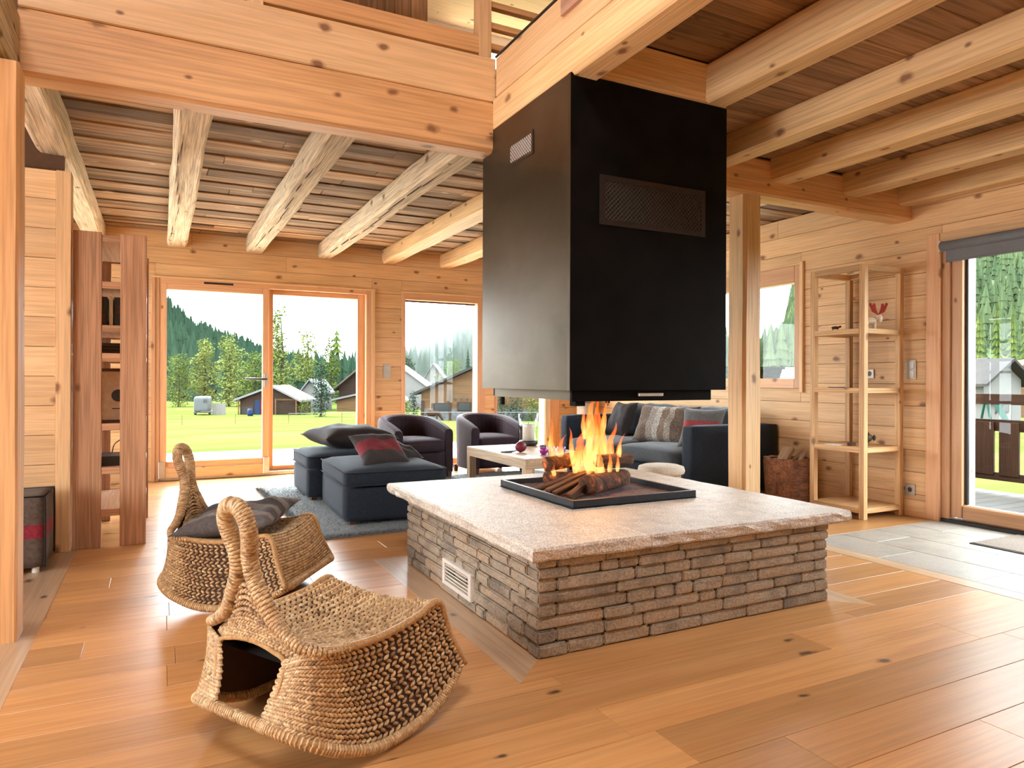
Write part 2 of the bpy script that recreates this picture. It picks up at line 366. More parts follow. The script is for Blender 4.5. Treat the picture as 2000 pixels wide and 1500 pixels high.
ALU = plain('aluminium', (0.62, 0.60, 0.56), 0.4, 0.9, 0.05)
NICKEL = plain('nickel_plate', (0.42, 0.39, 0.34), 0.45, 0.5, 0.05)
WHITEP = plain('white_plastic', (0.78, 0.76, 0.72), 0.4, 0, 0.03)
BLACKP = plain('black_plastic', (0.02, 0.02, 0.022), 0.4, 0, 0.05)
BLINDM = plain('grey_blind', (0.16, 0.165, 0.18), 0.7, 0, 0.05)
VENTM = plain('vent_aluminium', (0.72, 0.68, 0.62), 0.45, 0.3, 0.05)
NAVY = plain('charcoal_blue_fabric', (0.012, 0.017, 0.026), 0.9, 0, 0.25, 45, 0.3, 0.25, sheen=0.08, sheen_col=(0.6, 0.7, 0.8))
GREYF = plain('slate_fabric', (0.042, 0.048, 0.055), 0.9, 0, 0.25, 50, 0.3, sheen=0.15)
PLUM = plain('plum_velvet', (0.024, 0.012, 0.018), 0.7, 0, 0.15, 12, 0.1, 0.2, sheen=0.06, sheen_col=(0.8, 0.6, 0.7))
BROWNF = plain('dark_brown_fabric', (0.018, 0.012, 0.011), 0.75, 0, 0.2, 40, 0.2, 0.2, sheen=0.04)
CREAMF = plain('cream_fabric', (0.52, 0.45, 0.36), 0.9, 0, 0.12, 60, 0.2)
CANDLE = plain('cream_wax', (0.80, 0.66, 0.54), 0.6, 0, 0.05)
CREAMP = plain('cream_plaster', (0.84, 0.78, 0.70), 0.9, 0, 0.04, 4)
REDRUB = plain('dark_red_rubber', (0.16, 0.012, 0.03), 0.45, 0, 0.1)
PURPLE = plain('magenta_glass', (0.30, 0.015, 0.22), 0.12, 0, 0.1, spec=0.8)
VIOLET = plain('violet_glass', (0.20, 0.05, 0.30), 0.12, 0, 0.1, spec=0.8)
MATM = plain('coir_mat', (0.17, 0.13, 0.10), 0.95, 0, 0.35, 120, 0.8)
RUGM = plain('grey_pile', (0.17, 0.19, 0.195), 0.95, 0, 0.35, 60, 0.6)
FURM = striped('brown_fur', [(0.0, (0.18, 0.12, 0.085)), (0.2, (0.36, 0.30, 0.25)), (0.36, (0.50, 0.45, 0.40)), (0.5, (0.22, 0.15, 0.10)), (0.66, (0.40, 0.33, 0.27)), (0.8, (0.16, 0.105, 0.07))], 0, -0.3, 0.3, sc=70, bmp=0.8, weave=0.5)
REDSTR = striped('red_band_wool', [(0.0, (0.026, 0.019, 0.018)), (0.34, (0.17, 0.008, 0.018)), (0.66, (0.026, 0.019, 0.018))], 1, -0.24, 0.24)
POUFM = striped('red_band_felt', [(0.0, (0.10, 0.068, 0.05)), (0.40, (0.26, 0.012, 0.03)), (0.62, (0.10, 0.068, 0.05))], 2, -0.19, 0.19)
GREYRED = striped('grey_red_wool', [(0.0, (0.13, 0.13, 0.13)), (0.38, (0.34, 0.05, 0.05)), (0.6, (0.13, 0.13, 0.13))], 1, -0.24, 0.24)
PLAID = striped('striped_grey_cushion', [(0.0, (0.10, 0.085, 0.08)), (0.12, (0.20, 0.17, 0.15)), (0.22, (0.05, 0.042, 0.042)), (0.38, (0.15, 0.125, 0.11)), (0.5, (0.045, 0.04, 0.042)), (0.64, (0.18, 0.15, 0.13)), (0.76, (0.05, 0.042, 0.042)), (0.9, (0.14, 0.11, 0.10))], 1, -0.25, 0.25)
# woven water hyacinth
WICK, N_, L_, B_ = new_mat('woven_hyacinth')
_a = N_.new('ShaderNodeAttribute'); _a.attribute_name = 'tone'
_r = ramp(N_, [(0.0, (0.19, 0.095, 0.04)), (0.35, (0.44, 0.265, 0.12)), (0.7, (0.60, 0.40, 0.195)), (1.0, (0.74, 0.54, 0.30))]); L_.new(_a.outputs['Fac'], _r.inputs[0])
_v = coords(N_, L_, (90, 90, 90), False); _n = tex_noise(N_, L_, _v, 1.0, 3); _q = ramp(N_, [(0.3, (0.6,) * 3), (0.65, (1, 1, 1))]); L_.new(_n, _q.inputs[0])
L_.new(mix(N_, L_, _r.outputs[0], _q.outputs[0], 1.0, 'MULTIPLY'), B_.inputs['Base Color']); B_.inputs['Roughness'].default_value = 0.5; bump(N_, L_, _n, B_, 0.3, 0.003)
WICKB = plain('woven_backing', (0.045, 0.02, 0.008), 0.8)  # darkened so the chair's hollow reads as shaded
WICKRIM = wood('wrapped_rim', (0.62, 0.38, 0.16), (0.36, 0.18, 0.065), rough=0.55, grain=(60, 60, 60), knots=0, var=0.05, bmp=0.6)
WICKIN = plain('hollow_shade', (0.012, 0.008, 0.006), 0.95)  # near black: shade inside the chair put into the colour
# clear window glass: see-through with a mirror-like share that grows at grazing angles
def glass(name, tint=(1, 1, 1), ior=1.45):
    m, N, L, B = new_mat(name); N.remove(B)
    tr = N.new('ShaderNodeBsdfTransparent'); tr.inputs[0].default_value = (*tint, 1)
    gl = N.new('ShaderNodeBsdfGlossy'); gl.inputs['Roughness'].default_value = 0.0
    fr = N.new('ShaderNodeFresnel'); fr.inputs[0].default_value = ior
    gb = N.new('ShaderNodeNewGeometry'); iv = N.new('ShaderNodeMath'); iv.operation = 'SUBTRACT'; iv.inputs[0].default_value = 1.0; L.new(gb.outputs['Backfacing'], iv.inputs[1]); ff = N.new('ShaderNodeMath'); ff.operation = 'MULTIPLY'; L.new(fr.outputs[0], ff.inputs[0]); L.new(iv.outputs[0], ff.inputs[1])
    mx = N.new('ShaderNodeMixShader'); L.new(ff.outputs[0], mx.inputs[0]); L.new(tr.outputs[0], mx.inputs[1]); L.new(gl.outputs[0], mx.inputs[2])
    L.new(mx.outputs[0], N['Material Output'].inputs[0]); return m
GLASS = glass('window_glass', (0.97, 0.99, 0.98), 1.33)
GLASSJ = glass('jar_glass', (0.93, 0.95, 0.96), 1.5)
# flames
FLAME, N_, L_, B_ = new_mat('flame'); N_.remove(B_)
_t = N_.new('ShaderNodeTexCoord'); _s = N_.new('ShaderNodeSeparateXYZ'); L_.new(_t.outputs['Generated'], _s.inputs[0])
_n = tex_noise(N_, L_, coords(N_, L_, (9, 9, 4)), 1.0, 3, 0.6)
_ad = N_.new('ShaderNodeMath'); _ad.operation = 'MULTIPLY_ADD'; L_.new(_n, _ad.inputs[0]); _ad.inputs[1].default_value = 0.7; L_.new(_s.outputs[2], _ad.inputs[2])
_r = ramp(N_, [(0.3, (1.0, 0.40, 0.09)), (0.55, (1.0, 0.50, 0.15)), (0.8, (1.0, 0.27, 0.05)), (1.0, (0.9, 0.14, 0.02))]); L_.new(_ad.outputs[0], _r.inputs[0])
_e = N_.new('ShaderNodeEmission'); _e.inputs[1].default_value = 2.0; FLAME.cycles.emission_sampling = 'NONE'; L_.new(_r.outputs[0], _e.inputs[0])
_tr = N_.new('ShaderNodeBsdfTransparent'); _lw = N_.new('ShaderNodeLayerWeight'); _lw.inputs[0].default_value = 0.35
_mr = N_.new('ShaderNodeMapRange'); L_.new(_lw.outputs['Facing'], _mr.inputs[0]); _mr.inputs[3].default_value = 0.5; _mr.inputs[4].default_value = 0.02
_mu = N_.new('ShaderNodeMath'); _mu.operation = 'MULTIPLY'; L_.new(_mr.outputs[0], _mu.inputs[0])
_fz = ramp(N_, [(0.0, (0.9,) * 3), (0.6, (0.95,) * 3), (1.0, (0.25,) * 3)]); L_.new(_s.outputs[2], _fz.inputs[0]); L_.new(_fz.outputs[0], _mu.inputs[1]); _n2 = tex_noise(N_, L_, coords(N_, L_, (34, 34, 7)), 1.0, 3, 0.8); _w = ramp(N_, [(0.34, (0.25,) * 3), (0.6, (1.0,) * 3)]); L_.new(_n2, _w.inputs[0]); _mu2 = N_.new('ShaderNodeMath'); _mu2.operation = 'MULTIPLY'; L_.new(_mu.outputs[0], _mu2.inputs[0]); L_.new(_w.outputs[0], _mu2.inputs[1])
_mx = N_.new('ShaderNodeMixShader'); L_.new(_mu2.outputs[0], _mx.inputs[0]); L_.new(_tr.outputs[0], _mx.inputs[1]); L_.new(_e.outputs[0], _mx.inputs[2]); L_.new(_mx.outputs[0], N_['Material Output'].inputs[0])
EMBER, N_, L_, B_ = new_mat('glowing_log')
_n = tex_noise(N_, L_, coords(N_, L_, (14, 14, 14)), 1.0, 5, 0.8); _r = ramp(N_, [(0.3, (0.02, 0.01, 0.008)), (0.6, (0.16, 0.06, 0.025)), (0.8, (0.30, 0.15, 0.07))]); L_.new(_n, _r.inputs[0]); L_.new(_r.outputs[0], B_.inputs['Base Color'])
_r2 = ramp(N_, [(0.58, (0, 0, 0)), (0.72, (1.0, 0.16, 0.02))]); L_.new(_n, _r2.inputs[0]); L_.new(_r2.outputs[0], B_.inputs['Emission Color']); B_.inputs['Emission Strength'].default_value = 0.55; EMBER.cycles.emission_sampling = 'NONE'
B_.inputs['Roughness'].default_value = 0.9; bump(N_, L_, _n, B_, 1.0, 0.02)
# outdoors
def leafmat(name, c1, c2, sc=0.6, transl=0.25):
    m, N, L, B = new_mat(name)
    n = tex_noise(N, L, coords(N, L, (sc,) * 3), 1.0, 5); r = ramp(N, [(0.3, c1), (0.7, c2)]); L.new(n, r.inputs[0]); L.new(r.outputs[0], B.inputs['Base Color'])
    B.inputs['Roughness'].default_value = 0.85; B.inputs['Specular IOR Level'].default_value = 0.05
    return m
GRASS, N_, L_, B_ = new_mat('meadow_grass')
_t = N_.new('ShaderNodeTexCoord'); _m1 = N_.new('ShaderNodeMapping'); _m1.inputs['Scale'].default_value = (0.10, 0.35, 0.1); L_.new(_t.outputs['Object'], _m1.inputs[0])
_n = tex_noise(N_, L_, _m1.outputs[0], 1.0, 8, 0.3, 0.65); _r = ramp(N_, [(0.3, (0.026, 0.040, 0.007)), (0.5, (0.040, 0.053, 0.013)), (0.72, (0.058, 0.064, 0.022))]); L_.new(_n, _r.inputs[0]); L_.new(_r.outputs[0], B_.inputs['Base Color']); B_.inputs['Roughness'].default_value = 0.95; B_.inputs['Specular IOR Level'].default_value = 0.0
LEAF_A = leafmat('leaf_mid_green', (0.0239, 0.0397, 0.0069), (0.0586, 0.0743, 0.0153))
LEAF_B = leafmat('leaf_light_green', (0.0454, 0.0605, 0.0135), (0.0907, 0.1024, 0.0250))
LEAF_C = leafmat('needle_dark', (0.0043, 0.0116, 0.0063), (0.0124, 0.0253, 0.0124))
LEAF_D = leafmat('needle_bright', (0.0188, 0.0313, 0.0064), (0.0422, 0.0550, 0.0134))
LEAF_H = leafmat('far_forest', (0.0061, 0.0166, 0.0111), (0.0154, 0.0319, 0.0173), 0.05)
BARK = plain('bark', (0.0192, 0.0136, 0.0101), 0.9, 0, 0.3, 3)
CHALET = wood('chalet_timber', (0.0744, 0.0422, 0.0207), (0.0519, 0.0273, 0.0123), rough=0.8, grain=(0.2, 3, 3), knots=0, var=0.15)
CHALETB = wood('barn_timber', (0.0237, 0.0141, 0.0092), (0.0152, 0.0084, 0.0051), rough=0.8, grain=(0.2, 2, 2), knots=0)
ROOFP = plain('pale_tin_roof', (0.0689, 0.0689, 0.0689), 0.6, 0, 0.1, 1)
ROOFG = plain('grey_slate_roof', (0.0158, 0.0151, 0.0147), 0.8, 0, 0.15, 1.5)
RENDERW = plain('white_render', (0.0766, 0.0744, 0.0698), 0.9, 0, 0.06, 1)
GREENP = plain('green_paint', (0.0018, 0.0203, 0.0124), 0.5)
REDP = plain('red_paint', (0.036, 0.0032, 0.0023), 0.5)
BLUEP = plain('blue_paint', (0.0023, 0.009, 0.0292), 0.5)
TRAILP = plain('trailer_white', (0.0379, 0.0434, 0.0448), 0.5)
WINDOWD = plain('dark_pane', (0.0045, 0.0056, 0.0068), 0.2)

for _m in (ROOFP, ROOFG, RENDERW, CHALET, CHALETB, TRAILP, GREENP, REDP, BLUEP, BARK): _m.node_tree.nodes['Principled BSDF'].inputs['Specular IOR Level'].default_value = 0.08
RAILW = wood('rail_dark_stain', (0.032, 0.013, 0.006), (0.018, 0.007, 0.003), rough=0.7, knots=0.1, spec=0.1)
# ---------------------------------------------------------------- room shell
def struct(o): o['kind'] = 'structure'; return o
# floor: base slab, oak planks running along X, mitred borders, entrance tiles
fl = MB(); fl.box(-4.2, 6.3, -4.2, 9.4, -0.25, -0.012); floor = struct(fl.build('floor', JOINT_FLOOR))
fb = MB(); fb.box(-4.1, 6.1, -4.1, 0.10, -0.012, 0.0); fb.box(-4.1, -2.2, 0.1, 5.7, -0.012, 0.0); fb.build('rear_floor_field', OAK, floor)
RW = 0.225
k0 = -16
for k in range(k0, 24):
    ya, yb = 3.70 + k * RW, min(3.70 + (k + 1) * RW, 9.10)
    if ya >= 9.09: break
    xe = 6.0 if ya > 3.69 else 4.22
    x = -2.2; first = True
    while x < xe - 0.01:
        L = RN.uniform(1.5, 2.6) if not first else RN.uniform(0.5, 2.3)
        first = False
        x1 = min(x + L, xe)
        if xe - x1 < 0.35: x1 = xe
        board('plank', x + 0.0008, x1 - 0.0008, ya + 0.0009, yb - 0.0009, -0.012, 0.0, 'x', OAK, floor, 0.0012)
        x = x1
def poly_plank(pts, mat, z1=0.0012, z0=-0.004, along='y', name='border_plank'):
    c = Vector((sum(p[0] for p in pts) / len(pts), sum(p[1] for p in pts) / len(pts), 0)); mb = MB(); n = len(pts)
    R_ = Matrix.Rotation(-math.pi / 2, 4, 'Z') if along == 'y' else Matrix.Identity(4)
    vs = [R_ @ (Vector((p[0], p[1], z)) - c) for z in (z0, z1) for p in pts]
    mb.add(vs, [tuple(range(n - 1, -1, -1)), tuple(range(n, 2 * n))] + [(i, (i + 1) % n, (i + 1) % n + n, i + n) for i in range(n)])
    return mb.build(name, mat, floor, loc=c, rot=(0, 0, math.pi / 2 if along == 'y' else 0))
A, Bq, Cq, D = 1.445, 3.26, 2.60, 4.36; w_ = 0.17
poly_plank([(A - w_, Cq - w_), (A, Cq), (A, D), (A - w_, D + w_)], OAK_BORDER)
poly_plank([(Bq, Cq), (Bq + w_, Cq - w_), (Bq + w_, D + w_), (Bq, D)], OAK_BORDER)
poly_plank([(A - w_, Cq - w_), (Bq + w_, Cq - w_), (Bq, Cq), (A, Cq)], OAK, along='x')
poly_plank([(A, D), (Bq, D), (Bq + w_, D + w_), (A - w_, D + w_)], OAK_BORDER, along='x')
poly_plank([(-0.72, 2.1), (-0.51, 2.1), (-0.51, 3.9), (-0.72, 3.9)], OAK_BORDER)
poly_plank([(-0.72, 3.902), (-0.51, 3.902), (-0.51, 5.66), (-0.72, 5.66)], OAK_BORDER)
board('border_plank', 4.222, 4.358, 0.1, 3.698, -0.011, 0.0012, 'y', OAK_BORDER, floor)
gr = MB(); gr.box(4.36, 6.0, -4.0, 3.70, -0.012, -0.002); gr.build('grout_bed', GROUT, floor)
for i in range(4):
    y = 3.70 - (0.31 if i % 2 else 0.0)
    xa, xb = 4.36 + i * 0.41, min(4.36 + (i + 1) * 0.41, 6.0)
    yy = 3.70
    while yy > -0.4:
        y2 = (y - 0.62) if yy == 3.70 and i % 2 == 0 else ((yy - 0.31) if yy == 3.70 else yy - 0.62)
        board('tile', xa + 0.003, xb - 0.003, y2 + 0.003, yy - 0.003, -0.011, 0.0005, 'y', TILE, floor, 0.0015)
        yy = y2

# generic plank cladding of a wall with openings; u runs along the wall
def clad(wall, rows, u0, u1, opens, place, mat, lengths=(1.6, 3.6)):
    def run(p, q, z0, z1):
        x = p
        while x < q - 0.01:
            x1 = min(x + RN.uniform(*lengths), q)
            if q - x1 < 0.5: x1 = q
            place(x + 0.0006, x1 - 0.0006, z0 + 0.0015, z1 - 0.0015)
            x = x1
    for z0, z1 in rows:
        free = [(u0, u1)]
        for (a, b, za, zb) in opens:
            if z1 > za + 0.004 and z0 < zb - 0.004:
                nf = []
                for (p, q) in free:
                    if b <= p or a >= q: nf.append((p, q)); continue
                    if a > p: nf.append((p, a))
                    if b < q: nf.append((b, q))
                free = nf
                if za - z0 > 0.01: run(a, b, z0, za)
                if z1 - zb > 0.01: run(a, b, zb, z1)
        for (p, q) in free: run(p, q, z0, z1)
def holes_boxes(mb, u0, u1, z0, z1, opens, fn):
    us = sorted({u0, u1, *[o[0] for o in opens], *[o[1] for o in opens]}); us = [u for u in us if u0 <= u <= u1]
    for a, b in zip(us, us[1:]):
        cuts = [(o[2], o[3]) for o in opens if o[0] < (a + b) / 2 < o[1]]
        z = z0
        for (c, d) in sorted(cuts):
            if c > z + 1e-4: fn(a, b, z, c)
            z = max(z, d)
        if z < z1 - 1e-4: fn(a, b, z, z1)

# far wall (Y = 9.10)
OF = [(-0.05, 2.52, 0.0, 2.385), (2.93, 4.17, 0.0, 2.385), (4.33, 5.42, 0.0, 2.385)]
mb = MB(); holes_boxes(mb, -1.7, 6.3, -0.2, 2.96, OF, lambda a, b, c, d: mb.box(a, b, 9.125, 9.36, c, d))
wall_far = struct(mb.build('wall_far', JOINT))
ROWS = [(i * 0.196, (i + 1) * 0.196) for i in range(15)]
clad(wall_far, ROWS, -1.6, 6.0, OF, lambda a, b, c, d: board('plank', a, b, 9.10, 9.13, c, d, 'x', PINE, wall_far, 0.0025), PINE)
# right wall (X = 6.0)
ORW = [(1.35, 3.66, 0.0, 2.37), (5.13, 6.95, 1.12, 2.42)]
mb = MB(); holes_boxes(mb, -4.2, 9.36, -0.2, 2.96, ORW, lambda a, b, c, d: mb.box(6.025, 6.26, a, b, c, d))
wall_right = struct(mb.build('wall_right', JOINT))
clad(wall_right, ROWS, -1.0, 9.10, ORW, lambda a, b, c, d: board('plank', 6.0, 6.03, a, b, c, d, 'y', PINE, wall_right, 0.0025), PINE, (2.2, 4.2))
bb = board('baseboard_right', 5.978, 6.0, 3.77, 9.08, 0.0, 0.15, 'y', PINE); struct(bb)
cas = board('trim_1', 5.965, 6.03, 3.66, 3.775, 0.0, 2.47, 'z', FRAMEW); struct(cas)
cas = board('trim_2', 5.972, 6.03, 1.35, 3.66, 2.37, 2.47, 'y', PINE); struct(cas)
# walls out of the picture
OL = [(0.6, 4.2, 0.8, 2.4), (6.2, 9.0, -0.1, 2.6)]  # openings added out of view to let fill daylight in
mb = MB(); holes_boxes(mb, -4.2, 9.36, -0.2, 6.2, OL, lambda a, b, c, d: mb.box(-4.25, -4.05, a, b, c, d))
wall_left = struct(mb.build('wall_left', PINE_PALE))
mb = MB(); mb.box(-4.2, 6.26, -4.25, -4.05, -0.2, 6.2); struct(mb.build('wall_back', PINE))
mb = MB(); holes_boxes(mb, -4.2, 6.3, 2.96, 6.2, [(3.6, 5.8, 4.6, 6.0)], lambda a, b, c, d: mb.box(a, b, 9.125, 9.36, c, d)); struct(mb.build('wall_upper_far', CREAMP))  # gable opening added so daylight reaches the upper storey
mb = MB(); mb.box(6.025, 6.26, -4.2, 9.36, 2.96, 6.2); struct(mb.build('wall_upper_right', CREAMP))
mb = MB(); OA = [(6.25, 8.95, 0.05, 2.45)]; holes_boxes(mb, 5.8, 9.12, -0.1, 2.96, OA, lambda a, b, c, d: mb.box(-1.72, -1.6, a, b, c, d)); wl2 = struct(mb.build('wall_alcove', CREAMP))
mb = MB()
for a in ((-4.2, -2.0, -4.2, 9.4), (0.0, 6.3, -4.2, 9.4), (-2.0, 0.0, -4.2, -1.3), (-2.0, 0.0, 1.3, 9.4)): mb.box(*a, 6.2, 6.4)  # gap left in the unseen roof, added and sized for fill daylight
struct(mb.build('ceiling_roof', PINE_PALE))
# partition stub beside the bookcase
mb = MB(); mb.box(-4.05, -0.66, 5.70, 5.80, 0, 2.63); mb.box(-4.05, -0.60, 5.74, 5.80, 2.63, 2.96); wall_part = struct(mb.build('wall_partition', JOINT))
for (z0, z1) in [(i * 0.2025, (i + 1) * 0.2025) for i in range(13)]:
    board('plank', -2.4, -0.638, 5.685, 5.705, z0 + 0.0015, min(z1, 2.63) - 0.0015, 'x', PINE, wall_part, 0.0025)
board('end_board', -0.636, -0.548, 5.665, 5.80, 0.0, 2.63, 'z', PINE, wall_part, 0.003)

# ceilings
mb = MB(); mb.box(-1.6, 6.03, 4.16, 9.13, 2.965, 3.26); mb.box(2.12, 6.03, -4.05, 4.16, 3.10, 3.26)
mb.box(3.02, 6.03, -4.05, 4.16, 2.955, 3.10)
ceil = struct(mb.build('ceiling', JOINT))
y = 4.20; i = 0
while y < 9.10:
    wd = RN.uniform(0.155, 0.215); y1 = min(y + wd, 9.10)
    x = -1.6
    while x < 6.0:
        x1 = min(6.0, x + RN.uniform(1.8, 3.6))
        if 6.0 - x1 < 0.6: x1 = 6.0
        dz = 0.0 if i % 2 else 0.014
        board('ceiling_board', x + 0.001, x1 - 0.001, y - (0.012 if i % 2 == 0 else 0), y1 + (0.012 if i % 2 == 0 else 0), 2.938 + dz, 2.962 + dz, 'x', OLDBOARD, ceil, 0.004)
        x = x1
    y = y1; i += 1
y = -1.2
while y < 3.93:
    y1 = min(y + RN.uniform(0.17, 0.22), 3.93)
    x = 3.02
    while x < 6.0:
        x1 = 6.0 if x > 4 else RN.uniform(4.0, 5.2)
        board('ceiling_board', x + 0.001, x1 - 0.001, y + 0.002, y1 - 0.002, 2.932, 2.956, 'x', BROWNBOARD, ceil, 0.004)
        x = x1
    y = y1
y = -1.2
while y < 3.13:
    y1 = min(y + 0.26, 3.13); board('ceiling_board', 2.11, 2.9, y + 0.002, y1 - 0.002, 3.07, 3.095, 'x', BROWNBOARD, ceil, 0.004); y = y1

# beams and posts
def beam(name, p0, p1, w, h, mat, label, cat='beam', group=None, **k):
    return tag(hewn(name, p0, p1, w, h, mat, **k), label, cat, group)
beam('main_beam', (-0.62, 4.175, 2.845), (1.93, 4.175, 2.845), 0.17, 0.33, PINE_BEAM, 'thick orange brown beam crossing from the left post to the fireplace hood', amp=0.004, seed=1, cham=0.02)
beam('fascia_beam', (-0.62, 4.165, 3.155), (1.952, 4.165, 3.155), 0.13, 0.285, PINE_PALE, 'smooth pale fascia beam lying on the thick orange brown beam', amp=0.0015, cham=0.006, seed=2)
beam('hood_beam', (2.02, -3.9, 2.925), (2.02, 4.09, 2.925), 0.18, 0.23, BEAM_R, 'yellow pine beam running along the left top edge of the hood', amp=0.003, seed=3, cham=0.022)
beam('hood_fascia', (2.03, -3.9, 3.17), (2.03, 4.09, 3.17), 0.16, 0.25, PINE_PALE, 'pale fascia board above the yellow pine beam by the hood', amp=0.001, cham=0.004, seed=4)
tag(board('fascia_edge_strip', 1.942, 1.956, -3.9, 4.09, 3.297, 3.309, 'y', BLACKP), 'thin black strip along the top edge of the fascia over the hood', 'strip')
tag(board('joist_end', 1.93, 1.96, 3.05, 3.24, 3.17, 3.27, 'y', wood('pink_end_grain', (0.66, 0.40, 0.28), (0.58, 0.33, 0.22), knots=0)), 'small pinkish joist end set in the fascia above the hood', 'joist end')
beam('trimmer_beam', (2.11, 3.19, 2.95), (3.02, 3.19, 2.95), 0.12, 0.24, BEAM_R, 'short crosswise beam above the black front of the hood', amp=0.002, seed=5, cham=0.008)
beam('ceiling_beam', (2.94, -3.9, 2.95), (2.94, 3.128, 2.95), 0.165, 0.235, BEAM_R, 'ceiling beam ending at the top right corner of the hood', amp=0.004, seed=6, group='pine ceiling beams on the right')
for i, (xl, xr, lb) in enumerate([(3.55, 3.71, 'first pine ceiling beam right of the hood, partly hidden by it'), (4.25, 4.45, 'second pine ceiling beam right of the hood'), (5.09, 5.28, 'third pine ceiling beam right of the hood'), (5.82, 5.995, 'pine ceiling beam lying against the right wall')]):
    beam('ceiling_beam', ((xl + xr) / 2, -3.9, 2.85), ((xl + xr) / 2, 3.93, 2.85), xr - xl, 0.19, BEAM_R, lb, group='pine ceiling beams on the right', amp=0.008, seed=10 + i, wane=0.1)
beam('cross_beam', (3.02, 4.03, 2.785), (6.0, 4.03, 2.785), 0.2, 0.29, PINE_BEAM, 'orange cross beam resting on the post behind the hood', amp=0.006, seed=20)
beam('timber_post', (4.095, 4.04, 0.0), (4.095, 4.04, 2.64), 0.185, 0.19, BEAM_R, 'square timber post standing behind the right edge of the hood', 'post', amp=0.008, seed=21, cham=0.022)
beam('timber_post', (-0.71, 3.92, 0.0), (-0.71, 3.92, 2.64), 0.18, 0.27, PINE_BEAM, 'tall orange brown post cut by the left edge of the picture', 'post', amp=0.004, seed=22, cham=0.01)
beam('post_top_beam', (-0.71, -3.9, 2.82), (-0.71, 4.085, 2.82), 0.2, 0.36, WEATHER, 'pale weathered beam lying on the left post', amp=0.01, seed=23, cham=0.05)
left_lab = ['weathered beam along the left wall above the bookcase', 'cracked grey beam above the left glass door, second from the left wall', 'weathered beam third from the left wall', 'weathered beam fourth from the left wall', 'weathered beam fifth from the left wall, touching the hood outline', 'short visible end of the sixth weathered beam beside the hood']
for i, (x0, x1) in enumerate([(-0.76, -0.55), (0.075, 0.285), (0.945, 1.14), (1.81, 2.0), (2.655, 2.85), (3.475, 3.67)]):
    w = beam('weathered_beam', ((x0 + x1) / 2, 4.26, 2.855), ((x0 + x1) / 2, 9.098, 2.855), x1 - x0, 0.20, WEATHER if i < 4 else BEAM_R, left_lab[i], group='weathered ceiling beams over the seating area', amp=0.010, seed=30 + i, cham=0.024, wane=0.12)
    if 0 < i < 4:   # drying cracks: dark slivers let into the underside
        ck = MB()
        for j in range(9):
            a = -1.9 + j * 0.42 + RN.uniform(0, 0.12); L = RN.uniform(0.25, 0.5); yy = 0.02 + 0.02 * math.sin(j) + (0.03 if i == 1 else 0)
            ck.loft([[(a, yy, -0.097), (a, yy + 0.001, -0.097), (a, yy, -0.107)], [(a + L / 2, yy - 0.004, -0.097), (a + L / 2, yy + 0.006, -0.097), (a + L / 2, yy, -0.108)], [(a + L, yy + 0.004, -0.097), (a + L, yy + 0.005, -0.097), (a + L, yy + 0.004, -0.107)]])
        ck.build('drying_crack', MORTAR, w)
# gallery railing above the main beam
rail = empty('gallery_railing', (0, 4.16, 3.297), 0, 'wooden gallery railing standing on the pale fascia beam', 'railing')
board('railing_post', 1.86, 1.95, 0.0, 0.09, 0.0, 1.0, 'z', PINE_PALE, rail)
board('railing_post', 0.43, 0.52, 0.0, 0.09, 0.0, 1.0, 'z', PINE_PALE, rail)
board('rail', 0.52, 1.86, 0.0, 0.11, 0.045, 0.165, 'x', PINE_BEAM, rail)
board('rail', -0.6, 0.43, 0.0, 0.11, 0.045, 0.165, 'x', PINE_BEAM, rail)
board('rail', -0.6, 1.86, 0.0, 0.11, 0.9, 1.0, 'x', PINE_BEAM, rail)
for z in (0.10, 0.24, 0.38): board('rail', 1.95, 4.4, 0.02, 0.07, z, z + 0.04, 'x', PINE_BEAM, rail)
pan = empty('gallery_partition', (0, 5.0, 3.262), 0, 'dark upright board partition seen behind the gallery railing', 'partition')
for k in range(7): board('upright_board', 0.9 + k * 0.13, 1.027 + k * 0.13, 0.0, 0.04, 0.0, 1.8, 'z', BROWNBOARD, pan)
# ---------------------------------------------------------------- windows and doors
def winpart(root, *a, **k): return board(*a[:1], *a[1:], parent=root, **k)
def wbox(name, x0, x1, y0, y1, z0, z1, ax, root, mat=None, b=0.004): return board(name, x0, x1, y0, y1, z0, z1, ax, mat or FRAMEW, root, b)
def pane(name, root, x0, x1, y0, y1, z0, z1):
    return MB().box(x0, x1, y0, y1, z0, z1).build(name, GLASS, root)
w1 = struct(empty('window_1', (0, 0, 0)))
wbox('frame_jamb', -0.05, 0.0, 9.085, 9.30, 0, 2.385, 'z', w1); wbox('frame_jamb', 2.44, 2.52, 9.085, 9.30, 0, 2.385, 'z', w1)
wbox('frame_head', 0.0, 2.44, 9.085, 9.30, 2.325, 2.385, 'x', w1); wbox('casing', -0.09, 2.56, 9.078, 9.10, 2.38, 2.405, 'x', w1, PINE_PALE); wbox('casing', 2.515, 2.56, 9.078, 9.10, 0, 2.38, 'z', w1, PINE_PALE); wbox('casing', -0.09, -0.045, 9.078, 9.10, 0, 2.38, 'z', w1, FRAMEW)
wbox('sill', 0.0, 2.44, 9.10, 9.34, 0.0, 0.05, 'x', w1, ALU)
lf = empty('sliding_leaf', (0, 0, 0), parent=w1)
wbox('stile', 0.0, 0.075, 9.09, 9.16, 0.05, 2.325, 'z', lf); wbox('stile', 1.14, 1.215, 9.09, 9.16, 0.05, 2.325, 'z', lf)
wbox('rail', 0.075, 1.14, 9.09, 9.16, 2.25, 2.325, 'x', lf); wbox('rail', 0.075, 1.14, 9.09, 9.16, 0.155, 0.225, 'x', lf); wbox('kick_rail', 0.0, 1.215, 9.075, 9.15, 0.03, 0.15, 'x', lf, PINE_PALE)
